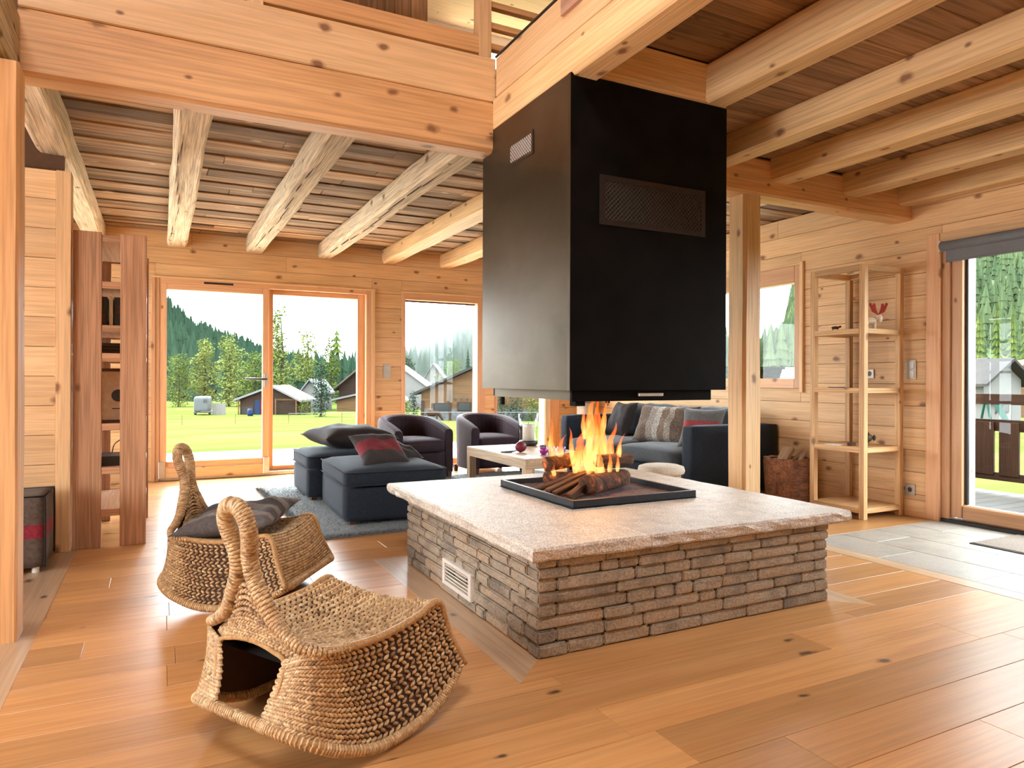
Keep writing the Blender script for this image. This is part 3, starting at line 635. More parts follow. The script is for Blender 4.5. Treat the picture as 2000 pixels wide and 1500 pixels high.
pane('glass_pane', lf, 0.075, 1.14, 9.118, 9.128, 0.225, 2.25)
wbox('corner_block', -0.01, 0.06, 9.07, 9.09, 0.03, 0.23, 'z', lf, ALU); wbox('corner_block', 1.15, 1.22, 9.07, 9.09, 0.03, 0.23, 'z', lf, ALU)
rf = empty('fixed_leaf', (0, 0, 0), parent=w1)
wbox('stile', 1.215, 1.275, 9.17, 9.24, 0.05, 2.325, 'z', rf); wbox('stile', 2.345, 2.44, 9.17, 9.24, 0.05, 2.325, 'z', rf)
wbox('rail', 1.275, 2.345, 9.17, 9.24, 2.265, 2.325, 'x', rf); wbox('rail', 1.275, 2.345, 9.17, 9.24, 0.05, 0.11, 'x', rf)
pane('glass_pane', rf, 1.275, 2.345, 9.198, 9.208, 0.11, 2.265)
hd = empty('door_handle', (0, 0, 0), parent=w1)
wbox('backplate', 1.155, 1.20, 9.082, 9.09, 1.10, 1.27, 'z', hd, ALU)
hb = MB(); hb.cyl((1.178, 9.09, 1.20), (1.178, 9.04, 1.20), 0.011); hb.tube([(1.19, 9.04, 1.20), (1.10, 9.035, 1.20), (0.935, 9.035, 1.205)], 0.014, 8); hb.build('lever', BLACKP, hd, smooth=True)
wbox('vent_slot', 0.47, 0.80, 9.083, 9.092, 2.335, 2.362, 'x', w1, BLACKP)
def fixed_window(name, x0, x1, gx0, gx1):
    w = struct(empty(name))
    wbox('frame_jamb', x0, gx0, 9.09, 9.26, 0, 2.385, 'z', w); wbox('frame_jamb', gx1, x1, 9.09, 9.26, 0, 2.385, 'z', w)
    wbox('frame_head', gx0, gx1, 9.09, 9.26, 2.29, 2.385, 'x', w); wbox('sill', gx0, gx1, 9.10, 9.30, 0.0, 0.10, 'x', w)
    wbox('dark_bead', gx0, gx1, 9.18, 9.22, 2.27, 2.29, 'x', w, DARKWOOD, 0.002)  # dark strip under the window head
    pane('glass_pane', w, gx0, gx1, 9.195, 9.205, 0.10, 2.29); return w
w2 = fixed_window('window_2', 2.93, 4.17, 2.985, 4.055)
wbox('casing', 2.91, 4.19, 9.078, 9.10, 2.38, 2.405, 'x', w2, PINE_PALE)
w3 = fixed_window('window_3', 4.33, 5.42, 4.375, 5.16)
wbox('casing', 5.17, 5.26, 9.08, 9.10, 0, 2.385, 'z', w3, POSTOUT)
# big glazed door in the right wall
d1 = struct(empty('door_1'))
wbox('frame_jamb', 6.0, 6.12, 3.59, 3.66, 0.0, 2.37, 'z', d1); wbox('frame_head', 6.0, 6.12, 1.42, 3.59, 2.27, 2.37, 'y', d1)
wbox('frame_jamb', 6.0, 6.12, 1.35, 1.42, 0.0, 2.37, 'z', d1)
lf = empty('glazed_leaf', parent=d1)
wbox('stile', 6.02, 6.10, 3.50, 3.59, 0.05, 2.27, 'z', lf); wbox('rail', 6.02, 6.10, 1.42, 3.50, 0.03, 0.16, 'y', lf, None, 0.012)
wbox('gasket', 6.06, 6.09, 3.475, 3.50, 0.16, 2.27, 'z', lf, BLACKP); wbox('stile', 6.02, 6.10, 1.42, 1.52, 0.16, 2.27, 'z', lf)
pane('glass_pane', lf, 6.07, 6.08, 1.52, 3.50, 0.16, 2.27)
wbox('threshold', 5.99, 6.25, 1.35, 3.66, -0.02, 0.03, 'y', d1, BLACKP)
# small window behind the post
w5 = struct(empty('window_4'))
wbox('frame_stile', 5.985, 6.10, 5.13, 5.205, 1.12, 2.42, 'z', w5); wbox('frame_stile', 5.985, 6.10, 6.87, 6.95, 1.12, 2.42, 'z', w5)
wbox('frame_rail', 5.985, 6.10, 5.205, 6.87, 1.12, 1.225, 'y', w5); wbox('frame_rail', 5.985, 6.10, 5.205, 6.87, 2.24, 2.42, 'y', w5)
wbox('casing', 5.97, 6.0, 5.085, 5.13, 1.08, 2.45, 'z', w5, PINE_PALE)
pane('glass_pane', w5, 6.05, 6.06, 5.205, 6.87, 1.225, 2.24)
w6 = struct(empty('window_5'))
wbox('frame_stile', -1.70, -1.62, 6.25, 6.33, 0.05, 2.45, 'z', w6); wbox('frame_stile', -1.70, -1.62, 8.87, 8.95, 0.05, 2.45, 'z', w6); wbox('frame_stile', -1.70, -1.62, 7.56, 7.64, 0.13, 2.37, 'z', w6)
wbox('frame_rail', -1.70, -1.62, 6.33, 8.87, 0.05, 0.13, 'y', w6); wbox('frame_rail', -1.70, -1.62, 6.33, 8.87, 2.37, 2.45, 'y', w6)
pane('glass_pane', w6, -1.665, -1.655, 6.33, 7.56, 0.13, 2.37); pane('glass_pane', w6, -1.665, -1.655, 7.64, 8.87, 0.13, 2.37)
# roller blind over the glazed door
rb = empty('roller_blind', (5.93, 3.62, 2.345), 0, 'rolled up grey blind above the glazed door at the right', 'blind')
MB().cyl((0, 0, 0), (0, -2.3, 0), 0.042, n=20).build('fabric_roll', BLINDM, rb, smooth=True)
MB().box(-0.006, 0.006, -2.3, -0.04, -0.125, -0.02).build('hanging_fabric', BLINDM, rb)
MB().cyl((0, -2.3, -0.13), (0, -0.04, -0.13), 0.010, n=10).build('bottom_bar', BLINDM, rb)
k = MB(); k.box(-0.02, 0.035, 0.0, 0.012, -0.04, 0.05); k.ball((0, 0.004, 0), (0.03, 0.012, 0.03)); k.build('bracket', WHITEP, rb)
# outlets and switches
def plate(name, label, cat, loc, rz, w, h, kind):
    r = empty(name, loc, rz, label, cat)            # local -Y faces the room
    MB().box(-w / 2, w / 2, -0.010, 0.0, -h / 2, h / 2).build('face_plate', NICKEL, r, bevel=0.003)
    if kind == 'outlet':
        MB().tube([(0, -0.012, 0), (0, -0.010, 0)], [0.02, 0.021], 20).build('socket', BLACKP, r, smooth=False)
        MB().tube([(0.021 * math.cos(a * 0.3142), -0.0115, 0.021 * math.sin(a * 0.3142)) for a in range(20)], 0.0025, 6, closed=True).build('socket_rim', CHROME, r)
    else:
        for s in (-1, 1): MB().box(-w * 0.36, w * 0.36, -0.016, -0.010, s * h * 0.23 - h * 0.19, s * h * 0.23 + h * 0.19).build('rocker', NICKEL, r, bevel=0.003)
    return r
plate('wall_outlet', 'socket outlet on the right wall behind the tall shelf', 'outlet', (5.998, 4.33, 1.27), -math.pi / 2, 0.085, 0.085, 'outlet')
plate('wall_outlet', 'low socket outlet just above the baseboard by the glazed door', 'outlet', (5.998, 3.93, 0.232), -math.pi / 2, 0.09, 0.10, 'outlet')
plate('light_switch', 'double light switch on the right wall next to the glazed door', 'switch', (5.998, 3.925, 1.305), -math.pi / 2, 0.09, 0.17, 'switch')
plate('light_switch', 'grey switch plate on the far wall between the two windows', 'switch', (2.725, 9.098, 1.31), 0, 0.10, 0.19, 'switch')
# ---------------------------------------------------------------- stone fireplace
plinth = empty('fireplace_plinth', (0, 0, 0), 0, 'square dry stone fireplace plinth with overhanging granite top', 'fireplace')
MB().box(1.475, 3.235, 2.635, 4.335, 0.0, 0.425).build('core', MORTAR, plinth)
def stone_block(L, d, h, seed):
    """one rough walling stone, local X along its length, face towards -Y"""
    bm = bmesh.new(); bmesh.ops.create_cube(bm, size=1.0)
    for v in bm.verts: v.co = Vector((v.co.x * L, v.co.y * d, v.co.z * h))
    bmesh.ops.bevel(bm, geom=bm.edges[:], offset=min(0.0085, h * 0.16), segments=2, affect='EDGES')
    for v in bm.verts:
        n = noise.noise_vector(Vector((v.co.x * 9 + seed * 7.7, v.co.y * 9, v.co.z * 16 + seed)))
        v.co += Vector((n.x * 0.0035, n.y * 0.006, n.z * 0.0022))
        if v.co.y < 0 and abs(v.co.x) > L * 0.3: v.co.y += 0.002
    me = bpy.data.meshes.new('stone'); bm.to_mesh(me); bm.free(); me.materials.append(STONE); return me
hs = [0.058, 0.062, 0.052, 0.060, 0.050, 0.056, 0.048, 0.038]
sd = 0
def wall_run(p0, direc, length, nrm_rot, own):
    """rows of stones from p0 along direc; corner stones alternate between the two faces"""
    global sd
    z = 0.0
    for r, h in enumerate(hs):
        full = (r % 2 == 0) == own
        x = 0.0 if full else 0.098
        end = length if full else length - 0.098
        while x < end - 0.02:
            L = RN.choice([0.11, 0.16, 0.2, 0.24, 0.28, 0.33, 0.4]) * RN.uniform(0.9, 1.1)
            x1 = min(x + L, end)
            if end - x1 < 0.07: x1 = end
            dep = 0.10; pr = RN.uniform(-0.005, 0.007)
            c = Vector(p0) + Vector(direc) * ((x + x1) / 2) + Vector((math.sin(nrm_rot), -math.cos(nrm_rot), 0)) * (pr - dep / 2)
            inst('stone', stone_block(x1 - x - 0.004, dep, h - 0.003, sd), None, plinth, (c.x, c.y, z + h / 2), (0, 0, nrm_rot)); sd += 1
            x = x1
        z += h
wall_run((1.445, 2.60, 0), (1, 0, 0), 1.815, 0.0, True)
wall_run((1.445, 4.36, 0), (0, -1, 0), 1.76, -math.pi / 2, False)
wall_run((3.26, 2.60, 0), (0, 1, 0), 1.76, math.pi / 2, False)
wall_run((3.26, 4.36, 0), (-1, 0, 0), 1.815, math.pi, True)
def slab(x0, x1, y0, y1, z0, z1, rough):
    """capstone: rough broken outer edges, gently uneven top"""
    nx, ny = max(3, int((x1 - x0) / 0.05)), max(3, int((y1 - y0) / 0.05)); mb = MB(); vs = []; fs = []
    cx, cy = (x0 + x1) / 2, (y0 + y1) / 2
    def off(x, y, z, e):
        n = noise.noise_vector(Vector((x * 14, y * 14, z * 30))); n2 = noise.noise_vector(Vector((x * 40, y * 40, z * 60)))
        return (n * 0.010 + n2 * 0.004) * e
    layers = [z1, z1 - 0.012, (z0 + z1) / 2, z0 + 0.010, z0]
    for li, z in enumerate(layers):
        for i in range(nx + 1):
            for j in range(ny + 1):
                x = x0 + (x1 - x0) * i / nx; y = y0 + (y1 - y0) * j / ny
                ex = (i == 0 and 'l' in rough) or (i == nx and 'r' in rough); ey = (j == 0 and 'f' in rough) or (j == ny and 'b' in rough)
                dx = dy = 0
                if (i in (0, nx) or j in (0, ny)):
                    o = off(x, y, z, 1.0 if li else 0.5)
                    if ex: dx = o.x - (0.006 if li in (0, 4) and i == nx else 0) + (0.006 if li in (0, 4) and i == 0 else 0)
                    if ey: dy = o.y - (0.006 if li in (0, 4) and j == ny else 0) + (0.006 if li in (0, 4) and j == 0 else 0)
                zz = z + (noise.noise(Vector((x * 18, y * 18, 3))) * 0.0022 if li == 0 else 0)
                vs.append((x + dx - cx, y + dy - cy, zz))
    S = (nx + 1) * (ny + 1)
    idx = lambda l, i, j: l * S + i * (ny + 1) + j
    for i in range(nx):
        for j in range(ny):
            fs.append((idx(0, i, j), idx(0, i + 1, j), idx(0, i + 1, j + 1), idx(0, i, j + 1)))
            fs.append((idx(4, i, j), idx(4, i, j + 1), idx(4, i + 1, j + 1), idx(4, i + 1, j)))
    for l in range(4):
        for i in range(nx):
            fs.append((idx(l, i, 0), idx(l + 1, i, 0), idx(l + 1, i + 1, 0), idx(l, i + 1, 0)))
            fs.append((idx(l, i + 1, ny), idx(l + 1, i + 1, ny), idx(l + 1, i, ny), idx(l, i, ny)))
        for j in range(ny):
            fs.append((idx(l, 0, j + 1), idx(l + 1, 0, j + 1), idx(l + 1, 0, j), idx(l, 0, j)))
            fs.append((idx(l, nx, j), idx(l + 1, nx, j), idx(l + 1, nx, j + 1), idx(l, nx, j + 1)))
    mb.add(vs, fs); return mb.build('capstone', GRANITE, plinth, loc=(cx, cy, 0))
g = 0.0015
slab(1.405, 2.035 - g, 2.575, 3.98 - g, 0.424, 0.485, 'lf'); slab(1.405, 2.035 - g, 3.98 + g, 4.66, 0.424, 0.485, 'lb')
slab(2.035 + g, 2.935 - g, 2.575, 3.27, 0.424, 0.485, 'f'); slab(2.035 + g, 2.935 - g, 4.20, 4.66, 0.424, 0.485, 'b')
slab(2.935 + g, 3.415, 2.575, 4.66, 0.424, 0.485, 'rfb')
MB().box(2.0, 2.97, 3.25, 4.22, 0.42, 0.44).build('hearth_floor', MORTAR, plinth)
vg = empty('vent_grille', (1.452, 3.48, 0.124), -math.pi / 2, parent=plinth); vg['label'] = 'pale metal air grille'
fr = MB()
for (a, b, c, d) in ((-0.20, 0.20, 0.050, 0.070), (-0.20, 0.20, -0.070, -0.050), (-0.20, -0.165, -0.05, 0.05), (0.165, 0.20, -0.05, 0.05)): fr.box(a, b, -0.024, 0.004, c, d)
fr.build('grille_frame', VENTM, vg, bevel=0.002)
MB().box(-0.165, 0.165, 0.0, 0.004, -0.05, 0.05).build('grille_void', BLACKP, vg)
for k in range(5):
    MB().box(-0.165, 0.165, -0.008, 0.008, -0.0022, 0.0022).build('slat', VENTM, vg, loc=(0, -0.010, -0.038 + k * 0.019), rot=(rad(-22), 0, 0))
# fire tray with burning logs
TX0, TX1, TY0, TY1 = 2.045, 2.925, 3.275, 4.195
tray = empty('fire_tray', ((TX0 + TX1) / 2, (TY0 + TY1) / 2, 0.486), 0, 'low dark steel tray holding the burning logs', 'fire tray')
a, b = (TX1 - TX0) / 2, (TY1 - TY0) / 2
MB().box(-a, a, -b, b, -0.004, 0.006).build('tray_floor', TRAYM, tray)
for (x0, x1, y0, y1) in ((-a, a, -b, -b + 0.022), (-a, a, b - 0.022, b), (-a, -a + 0.022, -b + 0.022, b - 0.022), (a - 0.022, a, -b + 0.022, b - 0.022)):
    MB().box(x0, x1, y0, y1, 0.0, 0.045).build('tray_rim', TRAYM, tray, bevel=0.002)
am = MB(); vs = []; fs = []; n = 26
for i in range(n + 1):
    for j in range(n + 1):
        x = -a + 0.03 + (2 * a - 0.06) * i / n; y = -b + 0.03 + (2 * b - 0.06) * j / n
        h = 0.008 + 0.016 * math.exp(-(x * x + y * y) / 0.05) + 0.008 * abs(noise.noise(Vector((x * 22, y * 22, 0))))
        vs.append((x, y, h))
for i in range(n):
    for j in range(n): q = i * (n + 1) + j; fs.append((q, q + n + 1, q + n + 2, q + 1))
ash = am.add(vs, fs).build('ash_bed', ASH, tray); ash['kind'] = 'stuff'
def log_obj(name, p0, p1, r, label, mat, seed, split=False, group='logs burning in the fire tray'):
    p0, p1 = Vector(p0), Vector(p1); L = (p1 - p0).length; mb = MB(); rings = []; n = 14
    for i in range(13):
        x = L * i / 12 - L / 2; ring = []
        for k in range(n):
            t = 2 * math.pi * k / n; rr = r * (1 + 0.16 * noise.noise(Vector((x * 7 + seed * 5, math.cos(t) * 1.4, math.sin(t) * 1.4))))
            y, z = rr * math.cos(t), rr * math.sin(t)
            if split and z > r * 0.25: z = r * 0.25 + 0.12 * (z - r * 0.25)
            if split and y > r * 0.5: y = r * 0.5 + 0.1 * (y - r * 0.5)
            ring.append((x, y, z))
        rings.append(ring)
    mb.loft(rings); d = (p1 - p0).normalized()
    o = mb.build(name, mat, None, smooth=not split, loc=(p0 + p1) / 2); o.rotation_euler = d.to_track_quat('X', 'Z').to_euler()
    return tag(o, label, 'log', group)
cx, cy, cz = 2.475, 3.73, 0.50
log_obj('firewood_log', (cx - 0.18, cy - 0.20, cz + 0.065), (cx + 0.22, cy - 0.02, cz + 0.065), 0.058, 'thick half burnt log at the front of the fire', EMBER, 1)
log_obj('firewood_log', (cx - 0.27, cy + 0.12, cz + 0.16), (cx + 0.05, cy + 0.16, cz + 0.19), 0.05, 'glowing log on top at the left of the fire', EMBER, 2)
log_obj('firewood_log', (cx + 0.0, cy - 0.06, cz + 0.19), (cx + 0.30, cy + 0.02, cz + 0.175), 0.042, 'charred black log on top at the right of the fire', LOGW, 3)
log_obj('firewood_log', (cx - 0.05, cy + 0.22, cz + 0.05), (cx + 0.30, cy + 0.10, cz + 0.055), 0.05, 'charred log lying at the back of the fire', LOGW, 4)
log_obj('firewood_log', (cx - 0.2, cy + 0.26, cz + 0.05), (cx + 0.0, cy - 0.02, cz + 0.075), 0.045, 'thin log under the glowing upper log', EMBER, 9)
log_obj('split_log', (cx - 0.36, cy - 0.04, cz + 0.025), (cx - 0.06, cy - 0.01, cz + 0.115), 0.032, 'uppermost brown split stick leaning on the front log', LOGW, 5, True)
log_obj('split_log', (cx - 0.36, cy - 0.12, cz + 0.02), (cx - 0.06, cy - 0.06, cz + 0.105), 0.030, 'middle brown split stick leaning on the front log', LOGW, 6, True)
log_obj('split_log', (cx - 0.33, cy - 0.24, cz + 0.02), (cx - 0.06, cy - 0.11, cz + 0.11), 0.030, 'lowest brown split stick in front of the fire', LOGW, 7, True)
log_obj('split_log', (cx - 0.40, cy + 0.06, cz + 0.018), (cx - 0.10, cy + 0.05, cz + 0.10), 0.026, 'dark splinter at the left back corner of the fire', LOGW, 8, True)
fire = empty('fire', (cx, cy, cz + 0.06), 0, 'orange flames rising from the burning logs', 'fire')
def tongue(x, y, z, h, r, seed, lean=(0, 0)):
    mb = MB(); rings = []; n = 10; m = 14
    for i in range(m + 1):
        t = i / m; rr = r * (math.sin(math.pi * min(1, t * 1.25 + 0.16)) ** 0.7 if t < 0.62 else ((1 - t) / 0.38) ** 1.1 * 0.60) + 0.001
        ox = lean[0] * t * t + 0.35 * r * math.sin(t * 7 + seed) * t * 1.5; oy = lean[1] * t * t + 0.3 * r * math.cos(t * 6 + seed * 2) * t * 1.5
        rings.append([(ox + rr * math.cos(2 * math.pi * k / n) * (1 + 0.25 * noise.noise(Vector((seed, k * 0.7, t * 5)))), oy + 0.7 * rr * math.sin(2 * math.pi * k / n), h * t) for k in range(n)])
    mb.loft(rings); return mb.build('flame', FLAME, fire, smooth=True, loc=(x, y, z))
fr_ = random.Random(5)
for (x, y, z, h, r, lx, ly) in [(0.02, 0.05, 0.05, 0.42, 0.06, 0.05, 0), (0.07, 0.02, 0.10, 0.44, 0.045, -0.02, 0), (-0.05, 0.06, 0.05, 0.30, 0.05, 0.03, 0), (-0.22, 0.14, 0.13, 0.27, 0.022, -0.02, 0),
        (-0.18, 0.12, 0.12, 0.17, 0.026, 0.05, 0), (0.13, 0.0, 0.10, 0.27, 0.036, 0.03, 0), (0.0, -0.08, 0.05, 0.20, 0.024, 0, 0), (0.06, -0.10, 0.05, 0.15, 0.018, 0.01, 0), (-0.07, -0.06, 0.05, 0.22, 0.026, 0.02, 0),
        (0.12, -0.10, 0.06, 0.12, 0.014, 0.01, 0), (-0.12, 0.02, 0.05, 0.20, 0.024, 0.01, 0), (0.04, 0.10, 0.22, 0.36, 0.034, 0.06, 0.02), (0.20, 0.03, 0.10, 0.13, 0.014, 0.03, 0), (-0.24, 0.08, 0.03, 0.09, 0.016, -0.02, 0), (0.03, -0.03, 0.08, 0.33, 0.045, 0.04, 0), (-0.02, 0.0, 0.07, 0.38, 0.026, -0.05, 0),
        (0.10, 0.04, 0.28, 0.24, 0.02, 0.05, 0), (-0.03, 0.05, 0.26, 0.22, 0.018, -0.03, 0), (0.05, 0.0, 0.0, 0.26, 0.05, -0.03, 0), (-0.10, 0.08, 0.10, 0.24, 0.02, -0.04, 0), (0.17, -0.04, 0.12, 0.18, 0.016, 0.05, 0), (-0.01, -0.05, 0.10, 0.26, 0.02, 0.05, 0)]:
    tongue(x, y, z, h, r, fr_.uniform(0, 9), (lx, ly))
fl_d = bpy.data.lights.new('fire_glow', 'POINT'); fl_d.energy = 13; fl_d.color = (1.0, 0.46, 0.14); fl_d.shadow_soft_size = 0.09
fl_o = bpy.data.objects.new('fire_glow', fl_d); link(fl_o, fire); fl_o.location = (0.03, 0.03, 0.33)
# suspended hood
HX0, HX1, HY0, HY1, HZ0, HZ1 = 1.93, 3.02, 3.127, 4.245, 1.145, 2.825
hood = empty('fireplace_hood', ((HX0 + HX1) / 2, (HY0 + HY1) / 2, HZ0), 0, 'large black steel hood hanging over the fire', 'fireplace hood')
a, b, H = (HX1 - HX0) / 2, (HY1 - HY0) / 2, HZ1 - HZ0
MB().box(-a, -a + 0.004, -b + 0.004, b, 0, H).build('left_panel', HOODM, hood)
MB().box(a - 0.004, a, -b + 0.004, b, 0, H).build('right_panel', HOODM, hood)
MB().box(-a, a, -b, -b + 0.004, 0, H).build('front_panel', BLACKM, hood)
MB().box(-a + 0.004, a - 0.004, b - 0.004, b, 0, H).build('back_panel', HOODM, hood)
MB().box(-a + 0.004, a - 0.004, -b + 0.004, b - 0.004, H - 0.01, H).build('top_panel', BLACKM, hood)
lin = MB(); t_ = 0.30
lin.add([(-a + 0.02, -b + 0.02, 0.01), (a - 0.02, -b + 0.02, 0.01), (a - 0.02, b - 0.02, 0.01), (-a + 0.02, b - 0.02, 0.01), (-0.2, -0.2, 0.8), (0.2, -0.2, 0.8), (0.2, 0.2, 0.8), (-0.2, 0.2, 0.8)], [(0, 1, 5, 4), (1, 2, 6, 5), (2, 3, 7, 6), (3, 0, 4, 7), (4, 5, 6, 7)])
lin.build('smoke_funnel', BLACKM, hood)
MB().box(-a - 0.002, -a + 0.0, -b + 0.002, -b + 0.028, 0, H).build('corner_strip', HOODM, hood)
# lower skirt frame and pull handle
sk = empty('lower_frame', (0, 0, 0), parent=hood)
MB().box(-a + 0.07, -a + 0.082, -b + 0.05, b - 0.05, -0.055, 0.0).build('side_bar', HOODM, sk); MB().box(a - 0.082, a - 0.07, -b + 0.05, b - 0.05, -0.055, 0.0).build('side_bar', HOODM, sk)
MB().box(-a + 0.03, a - 0.09, -b + 0.03, -b + 0.05, -0.060, 0.0).build('front_bar', BLACKM, sk); MB().box(-a + 0.07, a - 0.07, b - 0.05, b - 0.03, -0.05, 0.0).build('back_bar', BLACKM, sk)
for s in (-1, 1):
    MB().box(s * (a - 0.12) - 0.012, s * (a - 0.12) + 0.012, b - 0.075, b - 0.05, -0.11, 0.0).build('lift_bracket', BLACKM, sk)
MB().box(-0.085, 0.085, -b + 0.012, -b + 0.028, -0.034, -0.016).build('pull_handle', ALU, hood, bevel=0.003)
MB().box(-a + 0.06, -a + 0.12, -b + 0.04, -b + 0.10, -0.085, -0.055).build('corner_catch', BLACKM, sk)
def expanded(name, w, h, cell, r, mat, parent, loc, rot):
    mb = MB(); n = int((w + h) / cell) + 1
    for s in (1, -1):
        for k in range(n):
            u = -h / 2 - w / 2 + k * cell
            pts = []
            for v in (-h / 2, h / 2):
                pts.append((u + s * v * 1.0 + (h / 2 if False else 0), v))
            (xa, ya), (xb, yb) = pts
            def clip(xa, ya, xb, yb):
                t0, t1 = 0.0, 1.0; dx = xb - xa
                for p, q in ((-dx, xa + w / 2), (dx, w / 2 - xa)):
                    if abs(p) < 1e-9:
                        if q < 0: return None
                    else:
                        t = q / p
                        if p < 0: t0 = max(t0, t)
                        else: t1 = min(t1, t)
                return None if t0 >= t1 else (xa + dx * t0, ya + (yb - ya) * t0, xa + dx * t1, ya + (yb - ya) * t1)
            for sh in (0, (w + h) / 2):
                c = clip(xa + sh, ya, xb + sh, yb) if sh == 0 else None
                if c: mb.tube([(c[0], 0, c[1]), (c[2], 0, c[3])], r, 4)
    o = mb.build(name, mat, parent, loc=loc, rot=rot); o['kind'] = 'stuff'; return o
def grille(loc, rot, w, h, framem, meshm, fw, cell):
    gr = empty('air_grille', loc, 0, parent=hood); gr.rotation_euler = rot
    for (x0, x1, z0, z1) in ((-w / 2, w / 2, h / 2 - fw, h / 2), (-w / 2, w / 2, -h / 2, -h / 2 + fw), (-w / 2, -w / 2 + fw, -h / 2 + fw, h / 2 - fw), (w / 2 - fw, w / 2, -h / 2 + fw, h / 2 - fw)):
        MB().box(x0, x1, -0.006, 0.0, z0, z1).build('grille_frame', framem, gr)
    MB().box(-w / 2 + fw, w / 2 - fw, -0.001, 0.0, -h / 2 + fw, h / 2 - fw).build('dark_opening', MORTAR, gr)
    expanded('wire_mesh', w - 2 * fw, h - 2 * fw, cell, 0.0018, meshm, gr, (0, -0.004, 0), (0, 0, 0))
grille((-a - 0.001, -b + 0.565, 1.44), (0, 0, -math.pi / 2), 0.31, 0.14, HOODM, ALU, 0.018, 0.024)
grille((0.005, -b - 0.001, 1.03), (0, 0, 0), 0.74, 0.27, plain('dark_grille_frame', (0.035, 0.028, 0.026), 0.45, 0.6), plain('dark_mesh', (0.06, 0.055, 0.05), 0.45, 0.7), 0.03, 0.026)
# ---------------------------------------------------------------- woven rocking chairs
def stitches(name, samples, parent, mat, L=0.026, wd=0.0125, th=0.009, seed=0):
    """many plump straw stitches laid on a surface: samples = (pos, tangent, normal, slant, tone)"""
    vs = []; fs = []; tone = []
    prof = [(-0.5, 0.25), (-0.25, 0.9), (0.2, 1.0), (0.5, 0.3)]; n = 5
    for (p, t, nn, sl, tn) in samples:
        b = nn.cross(t).normalized(); t2 = (t * math.cos(sl) + b * math.sin(sl)).normalized(); b2 = nn.cross(t2)
        base = len(vs)
        for (x, r) in prof:
            for k in range(n):
                a = math.pi * k / (n - 1)
                vs.append(p + t2 * (x * L) + b2 * (math.cos(a) * wd * 0.5 * r) + nn * (math.sin(a) * th * r))
        for i in range(3):
            for k in range(n - 1):
                q = base + i * n + k; fs.append((q, q + 1, q + n + 1, q + n))
        fs.append(tuple(base + k for k in range(n - 1, -1, -1))); fs.append(tuple(base + 3 * n + k for k in range(n)))
        tone += [tn] * (4 * n)
    mb = MB(); mb.v = [tuple(v) for v in vs]; mb.f = fs; mb.m = [0] * len(fs)
    o = mb.build(name, mat, parent, smooth=True); o['kind'] = 'stuff'
    at = o.data.attributes.new('tone', 'FLOAT', 'POINT'); at.data.foreach_set('value', tone)
    return o
class Surf:
    """bilinear look-up on a grid of points rows x cols"""
    def __init__(s, grid): s.g = grid; s.nr = len(grid) - 1; s.nc = len(grid[0]) - 1
    def p(s, u, v):
        u = min(max(u, 0), 1) * s.nr; v = min(max(v, 0), 1) * s.nc; i = min(int(u), s.nr - 1); j = min(int(v), s.nc - 1); a = u - i; b = v - j
        g = s.g; return (g[i][j] * (1 - a) * (1 - b) + g[i + 1][j] * a * (1 - b) + g[i][j + 1] * (1 - a) * b + g[i + 1][j + 1] * a * b)
    def frame(s, u, v):
        e = 0.012; du = s.p(min(u + e, 1), v) - s.p(max(u - e, 0), v); dv = s.p(u, min(v + e, 1)) - s.p(u, max(v - e, 0))
        return dv.normalized(), du.cross(dv).normalized()
    def rowlen(s, u): return sum((s.p(u, (k + 1) / 24) - s.p(u, k / 24)).length for k in range(24))
    def collen(s, v=0.5): return sum((s.p((k + 1) / 12, v) - s.p(k / 12, v)).length for k in range(12))
    def mesh(s, name, mat, parent, flip):
        mb = MB(); vs = [p for r in s.g for p in r]; n = s.nc + 1; fs = []
        for i in range(s.nr):
            for j in range(s.nc):
                q = i * n + j; f = (q, q + 1, q + n + 1, q + n); fs.append(f[::-1] if flip else f)
        return mb.add(vs, fs).build(name, mat, parent, smooth=True)
    def weave(s, parent, flip, rowgap=0.0135, pitch=0.0175, rs=None):
        rs = rs or random.Random(3); out = []; nr = max(2, int(s.collen() / rowgap))
        for i in range(nr):
            u = (i + 0.5) / nr; L = s.rowlen(u); m = max(2, int(L / pitch)); rowtone = rs.uniform(-0.12, 0.12); off = rs.random()
            for j in range(m):
                v = (j + 0.3 + 0.4 * off) / m; t, nn = s.frame(u, min(v, 0.999))
                if flip: nn = -nn
                out.append((s.p(u, v) + nn * 0.001, t, nn, (0.5 if i % 2 else -0.5) * (1 + rs.uniform(-0.3, 0.3)), min(1, max(0, 0.55 + rowtone + rs.gauss(0, 0.2)))))
        return stitches('weave', out, parent, WICK)
def bez(pts, n):
    """smooth curve through points (Catmull-Rom)"""
    P = [Vector(p) for p in pts]; P = [P[0] * 2 - P[1]] + P + [P[-1] * 2 - P[-2]]; out = []; m = len(P) - 3
    for k in range(n + 1):
        t = k / n * m; i = min(int(t), m - 1); f = t - i; a, b, c, d = P[i:i + 4]
        out.append(0.5 * ((2 * b) + (c - a) * f + (2 * a - 5 * b + 4 * c - d) * f * f + (3 * b - a - 3 * c + d) * f ** 3))
    return out
def rz(u): return 0.018 + u * u / 1.15
